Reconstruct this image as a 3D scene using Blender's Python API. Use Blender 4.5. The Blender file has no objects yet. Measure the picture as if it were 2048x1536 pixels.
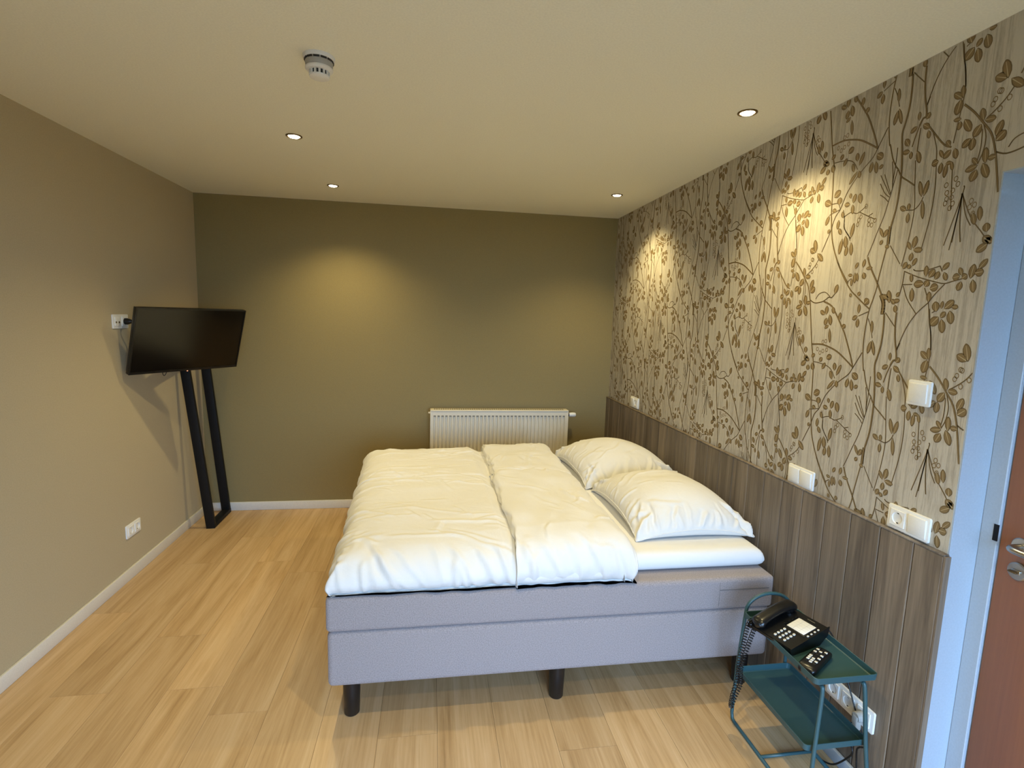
import bpy, bmesh, math, random
import numpy as np
from mathutils import Vector, Matrix

random.seed(7)
scene = bpy.context.scene
COL = scene.collection

# ------------------------------------------------------------------ camera
CAM_X, CAM_H = 1.7924, 1.6404
F_PX, YAW, PITCH, ROLL = 1040.83, 0.155, -0.1278, 0.0305
cam_data = bpy.data.cameras.new('camera')
cam_data.sensor_width = 36.0
cam_data.sensor_fit = 'HORIZONTAL'
cam_data.lens = F_PX / 2048.0 * 36.0
cam_data.clip_start = 0.02
cam = bpy.data.objects.new('camera', cam_data)
COL.objects.link(cam)
_f = Vector((math.sin(YAW) * math.cos(PITCH), math.cos(YAW) * math.cos(PITCH), math.sin(PITCH)))
_r = Vector((math.cos(YAW), -math.sin(YAW), 0))
_u = _r.cross(_f)
_r2 = _r * math.cos(ROLL) + _u * math.sin(ROLL)
_u2 = -_r * math.sin(ROLL) + _u * math.cos(ROLL)
cam.matrix_world = Matrix(((_r2.x, _u2.x, -_f.x, CAM_X), (_r2.y, _u2.y, -_f.y, 0.0),
                           (_r2.z, _u2.z, -_f.z, CAM_H), (0, 0, 0, 1)))
scene.camera = cam

# ------------------------------------------------------------------ world, daylight, exposure
SKY_COLOR, SKY_STRENGTH = (0.37, 0.61, 1.0), 22.5
LAMP_COLOR, LAMP_POWER = (1.0, 0.825, 0.43), 57.0
world = bpy.data.worlds.new('sky')
scene.world = world
world.use_nodes = True
_bg = world.node_tree.nodes['Background']
_bg.inputs[0].default_value = (*SKY_COLOR, 1)
_bg.inputs[1].default_value = SKY_STRENGTH
scene.view_settings.view_transform = 'Standard'
scene.view_settings.look = 'None'
scene.view_settings.exposure = 0.0
scene.view_settings.gamma = 1.0
scene.view_settings.use_curve_mapping = False

# room size
W, L, H = 3.352, 4.398, 2.5
REAR = -1.0
WIN = (1.55, 3.25, 0.05, 1.95)      # x0, x1, z0, z1 of the guessed, unseen window behind the camera
_pl = bpy.data.lights.new('window_portal', 'AREA')
_pl.shape = 'RECTANGLE'
_pl.size, _pl.size_y = WIN[1] - WIN[0], WIN[3] - WIN[2]
_pl.cycles.is_portal = True
_po = bpy.data.objects.new('window_portal', _pl)
COL.objects.link(_po)
_po.location = ((WIN[0] + WIN[1]) / 2, REAR - 0.12, (WIN[2] + WIN[3]) / 2)
_po.rotation_euler = (math.radians(90), 0, 0)      # its -Z points along +Y, into the room


# ------------------------------------------------------------------ materials
def srgb(r, g, b):
    def c(v):
        v /= 255.0
        return v / 12.92 if v <= 0.04045 else ((v + 0.055) / 1.055) ** 2.4
    return (c(r), c(g), c(b), 1.0)


class NT:
    def __init__(self, name, rough=0.6, metal=0.0, spec=0.5):
        self.m = bpy.data.materials.new(name)
        self.m.use_nodes = True
        self.t = self.m.node_tree
        self.b = self.t.nodes['Principled BSDF']
        self.b.inputs['Roughness'].default_value = rough
        self.b.inputs['Metallic'].default_value = metal
        self.b.inputs['Specular IOR Level'].default_value = spec

    def n(self, typ, **kw):
        nd = self.t.nodes.new(typ)
        for k, v in kw.items():
            if k.startswith('i_'):
                key = k[2:]
                nd.inputs[int(key) if key.isdigit() else key].default_value = v
            else:
                setattr(nd, k, v)
        return nd

    def l(self, a, ai, b, bi):
        self.t.links.new(a.outputs[ai], b.inputs[bi])

    def coords(self, scale=(1, 1, 1), kind='Object', rnd=False):
        tc = self.n('ShaderNodeTexCoord')
        mp = self.n('ShaderNodeMapping')
        mp.inputs['Scale'].default_value = scale
        self.l(tc, kind, mp, 'Vector')
        if rnd:
            oi = self.n('ShaderNodeObjectInfo')
            mu = self.n('ShaderNodeVectorMath', operation='SCALE')
            cx = self.n('ShaderNodeCombineXYZ')
            for k in range(3):
                self.l(oi, 'Random', cx, k)
            self.l(cx, 0, mu, 0)
            mu.inputs['Scale'].default_value = 37.0
            self.l(mu, 0, mp, 'Location')
        return mp

    def noise(self, mp, scale, detail=4, rough=0.5, dist=0.0):
        nz = self.n('ShaderNodeTexNoise')
        nz.inputs['Scale'].default_value = scale
        nz.inputs['Detail'].default_value = detail
        nz.inputs['Roughness'].default_value = rough
        nz.inputs['Distortion'].default_value = dist
        self.l(mp, 0, nz, 'Vector')
        return nz

    def ramp(self, src, si, stops):
        r = self.n('ShaderNodeValToRGB')
        e = r.color_ramp.elements
        e[0].position, e[0].color = stops[0]
        e[1].position, e[1].color = stops[-1]
        for p_, c_ in stops[1:-1]:
            k = e.new(p_)
            k.color = c_
        self.l(src, si, r, 0)
        return r

    def mix(self, mode, fac, a, b):
        mx = self.n('ShaderNodeMixRGB', blend_type=mode)
        for v, i in ((fac, 0), (a, 1), (b, 2)):
            if isinstance(v, tuple) and hasattr(v[0], 'outputs'):
                self.t.links.new(v[0].outputs[v[1]], mx.inputs[i])
            else:
                mx.inputs[i].default_value = v
        return mx

    def bump(self, src, si, strength, dist):
        bp = self.n('ShaderNodeBump')
        bp.inputs['Strength'].default_value = strength
        bp.inputs['Distance'].default_value = dist
        self.l(src, si, bp, 'Height')
        self.l(bp, 0, self.b, 'Normal')
        return bp

    def color(self, c):
        self.b.inputs['Base Color'].default_value = c
        return self.m


def paint(name, col, rough=0.75, grain=0.04, bump=0.12, scale=160):
    k = NT(name, rough)
    mp = k.coords()
    nz = k.noise(mp, scale, 3)
    c2 = tuple(v * (1 - grain * 2) for v in col[:3]) + (1,)
    r = k.ramp(nz, 0, [(0.3, c2), (0.7, col)])
    k.l(r, 0, k.b, 'Base Color')
    k.bump(nz, 0, bump, 0.002)
    return k.m


def plain(name, col, rough=0.5, metal=0.0, spec=0.5, bump=0.0, scale=300):
    k = NT(name, rough, metal, spec)
    mp = k.coords()
    nz = k.noise(mp, scale, 2)
    r = k.ramp(nz, 0, [(0.3, tuple(v * 0.95 for v in col[:3]) + (1,)), (0.7, col)])
    k.l(r, 0, k.b, 'Base Color')
    if bump:
        k.bump(nz, 0, bump, 0.001)
    return k.m


def wood(name, stops, axis, rough=0.5, tone=0.25, grain=1.0, bump=0.1):
    """grain runs along axis (0,1,2); each object gets its own offset and tone"""
    k = NT(name, rough)
    sc = [9.0, 9.0, 9.0]
    sc[axis] = 0.75
    mp = k.coords(tuple(sc), rnd=True)
    n1 = k.noise(mp, 1.3 * grain, 6, 0.62, 0.9)
    sc2 = [60.0, 60.0, 60.0]
    sc2[axis] = 1.6
    mp2 = k.coords(tuple(sc2), rnd=True)
    n2 = k.noise(mp2, 2.0, 4, 0.6, 0.2)
    mxf = k.n('ShaderNodeMath', operation='MULTIPLY_ADD', i_1=0.35, i_2=0.0)
    k.l(n2, 0, mxf, 0)
    add = k.n('ShaderNodeMath', operation='MULTIPLY_ADD', i_1=0.75)
    k.l(n1, 0, add, 0)
    k.l(mxf, 0, add, 2)
    r = k.ramp(add, 0, stops)
    oi = k.n('ShaderNodeObjectInfo')
    mr = k.n('ShaderNodeMapRange', i_3=1.0 - tone, i_4=1.0 + tone * 0.35)
    k.l(oi, 'Random', mr, 0)
    mx = k.mix('MULTIPLY', 1.0, (r, 0), (1, 1, 1, 1))
    k.l(mr, 0, mx, 2)
    k.l(mx, 0, k.b, 'Base Color')
    k.bump(add, 0, bump, 0.002)
    return k.m


def fabric(name, col, rough=0.9, weave=900, fine=0.25, wrinkle=0.0, var=0.12):
    k = NT(name, rough, spec=0.2)
    mp = k.coords()
    nz = k.noise(mp, weave, 3, 0.6)
    big = k.noise(mp, 9.0, 5, 0.6, 0.6)
    dk = tuple(v * (1 - var) for v in col[:3]) + (1,)
    r = k.ramp(nz, 0, [(0.25, dk), (0.75, col)])
    k.l(r, 0, k.b, 'Base Color')
    b1 = k.n('ShaderNodeBump')
    b1.inputs['Strength'].default_value = fine
    b1.inputs['Distance'].default_value = 0.0006
    k.l(nz, 0, b1, 'Height')
    if wrinkle:
        b2 = k.n('ShaderNodeBump')
        b2.inputs['Strength'].default_value = wrinkle
        b2.inputs['Distance'].default_value = 0.02
        k.l(big, 0, b2, 'Height')
        k.l(b2, 0, b1, 'Normal')
    k.l(b1, 0, k.b, 'Normal')
    try:
        k.b.inputs['Sheen Weight'].default_value = 0.15
    except Exception:
        pass
    return k.m


M = {}
M['ceiling'] = paint('ceiling_paint', srgb(238, 233, 212), 0.8)
M['wall_left'] = paint('left_wall_paint', srgb(187, 172, 139), 0.8)
M['wall_far'] = paint('olive_wall_paint', srgb(144, 128, 84), 0.75)
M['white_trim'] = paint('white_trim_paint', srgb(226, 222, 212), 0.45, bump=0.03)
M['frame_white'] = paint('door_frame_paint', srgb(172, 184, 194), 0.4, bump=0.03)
M['plastic'] = plain('white_switch_plastic', srgb(238, 236, 228), 0.3)
M['plastic_grey'] = plain('grey_plug_plastic', srgb(170, 168, 160), 0.45)
M['hole'] = plain('dark_socket_holes', srgb(30, 28, 26), 0.6)
M['steel'] = plain('brushed_steel', srgb(180, 176, 168), 0.32, 1.0)
M['black_metal'] = plain('black_powder_coat', srgb(14, 13, 12), 0.6, 0.0, 0.3)
M['black_plastic'] = plain('black_satin_plastic', srgb(16, 17, 18), 0.28)
M['screen'] = plain('black_screen_glass', srgb(8, 8, 8), 0.16)
M['green_metal'] = plain('dark_green_enamel', srgb(50, 84, 88), 0.38)
M['rad_white'] = plain('radiator_enamel', srgb(226, 217, 194), 0.4)
M['slot'] = plain('radiator_slot_shadow', srgb(120, 114, 98), 0.7)
M['smoke_white'] = plain('detector_plastic', srgb(228, 224, 216), 0.45)
M['smoke_grey'] = plain('detector_grey_plastic', srgb(168, 162, 152), 0.5)
M['bronze'] = plain('lamp_ring_metal', srgb(120, 100, 66), 0.35, 0.8)
M['key_white'] = plain('pale_key_plastic', srgb(225, 222, 210), 0.4)
M['card'] = plain('white_index_card', srgb(240, 240, 236), 0.5)
M['card_line'] = plain('card_printing', srgb(190, 190, 190), 0.6)
M['bed_leg'] = plain('black_leg_plastic', srgb(20, 19, 20), 0.35)
M['bed_grey'] = fabric('grey_woven_upholstery', srgb(168, 158, 156), 0.95, 240, 0.6, var=0.45)
M['piping'] = fabric('grey_piping', srgb(118, 116, 118), 0.95, 420, 0.3)
M['linen'] = fabric('white_bed_linen', srgb(222, 220, 215), 0.85, 700, 0.2, wrinkle=0.22, var=0.04)
M['sheet'] = fabric('white_fitted_sheet', srgb(226, 225, 222), 0.85, 700, 0.2, wrinkle=0.06, var=0.03)
M['floor'] = wood('light_oak_planks', [(0.30, srgb(152, 118, 77)), (0.45, srgb(188, 153, 106)), (0.58, srgb(204, 170, 124)), (0.75, srgb(216, 186, 143))], 1, 0.42, 0.11)
M['floor_gap'] = plain('plank_joint', srgb(96, 70, 42), 0.9)
M['head_wood'] = wood('grey_brown_stained_wood', [(0.36, srgb(80, 69, 57)), (0.5, srgb(110, 97, 82)), (0.66, srgb(138, 123, 104))], 2, 0.6, 0.24, 0.9)
M['door_wood'] = wood('red_brown_door_veneer', [(0.3, srgb(140, 84, 40)), (0.55, srgb(156, 97, 50)), (0.75, srgb(168, 107, 58))], 2, 0.4, 0.05, 0.5, 0.02)


def wallpaper():
    k = NT('streaked_taupe_wallpaper', 0.7)
    mp = k.coords((1, 52, 1.9))
    n1 = k.noise(mp, 1.6, 6, 0.65, 0.4)
    mp2 = k.coords((1, 120, 16))
    n2 = k.noise(mp2, 2.0, 4, 0.7)
    mp3 = k.coords((1, 5, 0.7))
    n3 = k.noise(mp3, 1.0, 3)
    a = k.n('ShaderNodeMath', operation='MULTIPLY_ADD', i_1=0.45)
    k.l(n2, 0, a, 0)
    k.l(n1, 0, a, 2)
    b = k.n('ShaderNodeMath', operation='MULTIPLY_ADD', i_1=0.45)
    k.l(n3, 0, b, 0)
    k.l(a, 0, b, 2)
    r = k.ramp(b, 0, [(0.60, srgb(144, 135, 120)), (0.84, srgb(169, 160, 144)), (1.04, srgb(190, 182, 165))])
    k.l(r, 0, k.b, 'Base Color')
    k.bump(n2, 0, 0.15, 0.002)
    return k.m


M['ground'] = paint('outdoor_paving', srgb(84, 88, 78), 0.9)
M['wallpaper'] = wallpaper()
M['print_dark'] = plain('wallpaper_leaf_outline', srgb(106, 87, 55), 0.6, scale=60)
M['print_mid'] = plain('wallpaper_leaf_fill', srgb(130, 108, 70), 0.6, scale=60)
M['print_light'] = plain('wallpaper_leaf_rib', srgb(176, 158, 122), 0.6, scale=60)


def emit(name, col, strength):
    k = NT(name)
    k.b.inputs['Emission Color'].default_value = (*col, 1)
    k.b.inputs['Emission Strength'].default_value = strength
    return k.color((*col, 1))


M['bulb'] = emit('lamp_lens_glow', (1.0, 0.86, 0.6), 30.0)
M['led'] = emit('standby_light', (1.0, 0.3, 0.15), 3.0)


def pane_mat():
    k = NT('window_pane_glass')
    tr = k.n('ShaderNodeBsdfTransparent')
    gl = k.n('ShaderNodeBsdfGlossy', i_Roughness=0.02)
    mx = k.n('ShaderNodeMixShader', i_0=0.06)
    k.l(tr, 0, mx, 1)
    k.l(gl, 0, mx, 2)
    k.l(mx, 0, k.t.nodes['Material Output'], 0)
    return k.m


M['pane'] = pane_mat()


# ------------------------------------------------------------------ mesh helpers
def link(name, me, mat, parent=None, loc=None, rot=None):
    o = bpy.data.objects.new(name, me)
    if mat is not None:
        for mm in (mat if isinstance(mat, (list, tuple)) else [mat]):
            me.materials.append(mm)
    COL.objects.link(o)
    if parent is not None:
        o.parent = parent
    if loc is not None:
        o.location = loc
    if rot is not None:
        o.rotation_euler = rot
    return o


def mesh(name, verts, faces, smooth=False):
    me = bpy.data.meshes.new(name)
    me.from_pydata([tuple(v) for v in verts], [], faces)
    me.validate()
    me.update()
    if smooth:
        me.polygons.foreach_set('use_smooth', [True] * len(me.polygons))
    return me


def bm_done(name, bm, smooth=False, angle=None):
    bmesh.ops.recalc_face_normals(bm, faces=bm.faces)
    me = bpy.data.meshes.new(name)
    bm.to_mesh(me)
    bm.free()
    if smooth:
        me.polygons.foreach_set('use_smooth', [True] * len(me.polygons))
        try:
            me.set_sharp_from_angle(angle=math.radians(angle or 40))
        except Exception:
            pass
    return me


def bm_box(bm, x0, x1, y0, y1, z0, z1, bevel=0.0, seg=2, mtx=None):
    r = bmesh.ops.create_cube(bm, size=1.0)
    vs = r['verts']
    for v in vs:
        v.co = Vector((x0 + (v.co.x + 0.5) * (x1 - x0), y0 + (v.co.y + 0.5) * (y1 - y0), z0 + (v.co.z + 0.5) * (z1 - z0)))
    if bevel:
        es = {e for v in vs for e in v.link_edges}
        g = bmesh.ops.bevel(bm, geom=list(es), offset=bevel, segments=seg, affect='EDGES', profile=0.5)
        vs = g['verts']
        vs = list({v for f in g['faces'] for v in f.verts} | set(vs))
    if mtx is not None:
        for v in vs:
            v.co = mtx @ v.co
    return vs


def box(name, x0, x1, y0, y1, z0, z1, mat, parent=None, bevel=0.0, seg=2, loc=None, rot=None):
    bm = bmesh.new()
    bm_box(bm, x0, x1, y0, y1, z0, z1, bevel, seg)
    return link(name, bm_done(name, bm, bool(bevel), 50), mat, parent, loc, rot)


def empty(name, loc=(0, 0, 0), rot=(0, 0, 0)):
    o = bpy.data.objects.new(name, None)
    COL.objects.link(o)
    o.location = loc
    o.rotation_euler = rot
    o.empty_display_size = 0.05
    return o


def tag(o, label, cat, group=None):
    o['label'] = label
    o['category'] = cat
    if group:
        o['group'] = group
    return o


def struct(o):
    o['kind'] = 'structure'
    return o


def lathe_data(prof, n=32, verts=None, faces=None):
    verts = [] if verts is None else verts
    faces = [] if faces is None else faces
    b = len(verts)
    for r, z in prof:
        for k in range(n):
            a = 2 * math.pi * k / n
            verts.append((r * math.cos(a), r * math.sin(a), z))
    for i in range(len(prof) - 1):
        for k in range(n):
            k2 = (k + 1) % n
            faces.append((b + i * n + k, b + i * n + k2, b + (i + 1) * n + k2, b + (i + 1) * n + k))
    faces.append(tuple(b + k for k in range(n))[::-1])
    faces.append(tuple(b + (len(prof) - 1) * n + k for k in range(n)))
    return verts, faces


def lathe(name, prof, mat, parent=None, n=32, loc=None, rot=None, smooth=True):
    v, f = lathe_data(prof, n)
    bm = bmesh.new()
    me = mesh(name, v, f)
    bm.from_mesh(me)
    bpy.data.meshes.remove(me)
    return link(name, bm_done(name, bm, smooth, 35), mat, parent, loc, rot)


def smooth_path(pts, sub=6, closed=False):
    P = [Vector(p) for p in pts]
    n = len(P)
    out = []
    rng = range(n if closed else n - 1)
    for i in rng:
        p0 = P[(i - 1) % n] if closed or i > 0 else P[i]
        p1, p2 = P[i], P[(i + 1) % n]
        p3 = P[(i + 2) % n] if closed or i + 2 < n else P[(i + 1) % n]
        for k in range(sub):
            t = k / sub
            out.append(0.5 * ((2 * p1) + (p2 - p0) * t + (2 * p0 - 5 * p1 + 4 * p2 - p3) * t * t + (3 * p1 - p0 - 3 * p2 + p3) * t ** 3))
    if not closed:
        out.append(P[-1])
    return out


def tube_mesh(name, pts, rad, n=8, closed=False):
    P = [Vector(p) for p in pts]
    verts, faces = [], []
    m = len(P)
    up = None
    for i, q in enumerate(P):
        if closed:
            t = (P[(i + 1) % m] - P[i - 1])
        else:
            t = (P[min(i + 1, m - 1)] - P[max(i - 1, 0)])
        t = t.normalized() if t.length > 1e-9 else Vector((0, 0, 1))
        if up is None:
            up = Vector((0, 0, 1)) if abs(t.z) < 0.9 else Vector((1, 0, 0))
        s = t.cross(up)
        s = s.normalized() if s.length > 1e-6 else t.orthogonal().normalized()
        up = s.cross(t).normalized()
        r = rad[i] if isinstance(rad, (list, tuple)) else rad
        for k in range(n):
            a = 2 * math.pi * k / n
            verts.append(q + s * (r * math.cos(a)) + up * (r * math.sin(a)))
    for i in range(m if closed else m - 1):
        j = (i + 1) % m
        for k in range(n):
            k2 = (k + 1) % n
            faces.append((i * n + k, i * n + k2, j * n + k2, j * n + k))
    if not closed:
        faces.append(tuple(range(n))[::-1])
        faces.append(tuple((m - 1) * n + k for k in range(n)))
    me = mesh(name, verts, faces, True)
    return me


def tube(name, pts, rad, mat, parent=None, n=8, closed=False):
    return link(name, tube_mesh(name, pts, rad, n, closed), mat, parent)


def round_rect(w, h, r, n=5):
    out = []
    for cx, cy, a0 in ((w / 2 - r, h / 2 - r, 0), (-w / 2 + r, h / 2 - r, 90), (-w / 2 + r, -h / 2 + r, 180), (w / 2 - r, -h / 2 + r, 270)):
        for k in range(n + 1):
            a = math.radians(a0 + 90 * k / n)
            out.append((cx + r * math.cos(a), cy + r * math.sin(a)))
    return out


def plate_data(w, h, t, r=0.006, edge=0.0025):
    """rounded plate lying on z=0, facing +z, soft front edge"""
    verts, faces = [], []
    rings = [(0, 0), (0, t - edge), (edge * 0.3, t - edge * 0.3), (edge, t)]
    n = None
    for ins, z in rings:
        pts = round_rect(w - 2 * ins, h - 2 * ins, max(r - ins, 0.0008))
        n = len(pts)
        verts += [(x, y, z) for x, y in pts]
    for i in range(len(rings) - 1):
        for k in range(n):
            k2 = (k + 1) % n
            faces.append((i * n + k, i * n + k2, (i + 1) * n + k2, (i + 1) * n + k))
    faces.append(tuple((len(rings) - 1) * n + k for k in range(n)))
    faces.append(tuple(range(n))[::-1])
    return verts, faces


def plate(name, w, h, t, mat, parent, loc, r=0.006, edge=0.0025, rot=None):
    v, f = plate_data(w, h, t, r, edge)
    bm = bmesh.new()
    me = mesh(name, v, f)
    bm.from_mesh(me)
    bpy.data.meshes.remove(me)
    return link(name, bm_done(name, bm, True, 30), mat, parent, loc, rot)

# wallpaper print, one repeat: millimetres along the wall (y) and up (z)
STEMS=[(4.8,[(2098,1915),(2066,1883),(2037,1846),(2008,1806),(1993,1765),(1984,1728),(1966,1636),(1951,1563),(1930,1484),(1931,1484),(1925,1411),(1920,1318),(1912,1262),(1900,1202),(1878,1146),(1841,1082),(1795,1023)]),(4.2,[(1859,1892),(1827,1841),(1780,1782),(1749,1757),(1724,1738),(1699,1720),(1683,1709)]),(3.8,[(1640,1917),(1651,1855),(1659,1808),(1661,1781),(1672,1740),(1682,1706),(1689,1649),(1691,1589),(1686,1536),(1677,1488),(1674,1487),(1667,1466),(1656,1435),(1639,1405),(1631,1396),(1613,1367),(1587,1347),(1560,1326)]),(5.3,[(1715,1894),(1703,1866),(1681,1830),(1660,1798),(1637,1756)]),(12.4,[(1639,1756),(1625,1729),(1624,1691)]),(5.7,[(1616,1691),(1613,1644),(1614,1589),(1623,1541),(1630,1509),(1623,1457),(1616,1391),(1615,1328),(1619,1266),(1631,1209)]),(9.7,[(1634,1989),(1635,1959),(1635,1931)]),(1.6,[(1625,1924),(1601,1890),(1578,1858)]),(2.1,[(1631,1395),(1644,1336),(1654,1294),(1667,1244),(1687,1194),(1704,1148),(1718,1114)]),(2.4,[(1612,1695),(1594,1675),(1569,1648)]),(5.2,[(1568,1695),(1567,1652),(1559,1596),(1551,1566),(1547,1537),(1558,1532),(1567,1515)]),(3.5,[(1567,1514),(1578,1483),(1586,1454)]),(3.1,[(1562,1505),(1564,1467),(1565,1433)]),(3.0,[(1551,1566),(1541,1593)]),(4.8,[(1950,1567),(1895,1569),(1846,1558),(1804,1542),(1756,1512),(1727,1492)]),(5.2,[(1909,1741),(1865,1722),(1835,1688),(1810,1654),(1785,1618),(1759,1567),(1739,1524),(1727,1492)]),(3.4,[(1988,1749),(1958,1736),(1915,1741),(1885,1757),(1870,1755),(1856,1768)]),(1.8,[(1955,1752),(1941,1771),(1909,1778),(1881,1761)]),(3.2,[(1692,1550),(1710,1519),(1727,1490),(1744,1464),(1779,1437),(1810,1410),(1845,1370),(1862,1336),(1874,1309),(1897,1281),(1913,1232),(1931,1195),(1949,1157)]),(2.6,[(1929,1496),(1901,1494),(1857,1486),(1829,1470),(1809,1441)]),(2.1,[(1857,1304),(1846,1266),(1844,1235),(1816,1201),(1808,1183)]),(1.8,[(1522,1281),(1531,1262),(1549,1247),(1569,1249),(1582,1251)]),(1.9,[(1567,1406),(1558,1325),(1549,1247),(1556,1158),(1572,1067)]),(2.5,[(1692,1324),(1671,1309),(1656,1294)]),(2.1,[(1697,1363),(1674,1327),(1654,1309)]),(2.2,[(1699,1392),(1679,1359),(1652,1316)]),(2.2,[(1683,1391),(1663,1347),(1648,1317)]),(1.7,[(1657,1427),(1649,1385),(1644,1336)]),(1.7,[(1642,1468),(1642,1422),(1646,1350)]),(2.3,[(1799,1810),(1782,1823)]),(2.3,[(1727,1683),(1704,1692),(1681,1700)]),(2.0,[(1682,1674),(1667,1643),(1655,1605)]),(2.5,[(2067,1675),(2067,1654),(2106,1507)]),(2.5,[(2067,1654),(2076,1569),(2081,1513)]),(3.1,[(2070,1654),(2064,1570),(2055,1511)]),(2.5,[(2068,1642),(2079,1548),(2087,1491)]),(2.3,[(2067,1654),(2051,1592),(2031,1555)]),(2.2,[(2065,1646),(2034,1580),(1997,1532),(1979,1508)]),(2.3,[(2033,1840),(2021,1799),(2024,1758),(2035,1729)]),(2.4,[(2034,1824),(2032,1775),(2038,1734)]),(2.5,[(2125,2096),(2104,1978),(2105,1920),(2112,1862),(2118,1812)]),(2.7,[(2026,1852),(2005,1866),(1980,1888),(1961,1914)]),(2.1,[(1847,2048),(1839,2011),(1806,1973)]),(1.7,[(1776,1281),(1744,1264),(1703,1243)]),(1.6,[(1850,1277),(1818,1288),(1786,1279),(1749,1297)]),(2.3,[(1925,1337),(1889,1335),(1875,1313)]),(2.0,[(1928,1297),(1890,1306),(1874,1309)]),(1.5,[(1734,1259),(1716,1266)]),(4.2,[(1533,2284),(1508,2252),(1472,2209),(1448,2195)]),(1.5,[(1437,2147),(1433,2105),(1428,2052),(1424,2005)]),(2.2,[(1518,1484),(1497,1424),(1492,1385),(1485,1314),(1485,1260),(1489,1212),(1497,1162),(1508,1104)]),(2.9,[(1557,1829),(1559,1788),(1565,1757)]),(2.5,[(1558,1832),(1511,1812),(1476,1800),(1439,1789),(1412,1783),(1389,1788),(1355,1795)]),(1.7,[(1559,1788),(1522,1787)]),(1.6,[(1524,1836),(1515,1830),(1480,1829),(1433,1838)]),(1.8,[(1555,1784),(1534,1739),(1496,1692)]),(2.7,[(1458,1725),(1495,1690),(1525,1642),(1549,1575)]),(1.5,[(1411,1781),(1438,1752),(1458,1725)]),(2.4,[(1476,1773),(1457,1727),(1445,1667),(1433,1622),(1427,1577)]),(1.2,[(1433,1838),(1424,1821)]),(1.8,[(1440,1694),(1424,1703)])]
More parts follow.
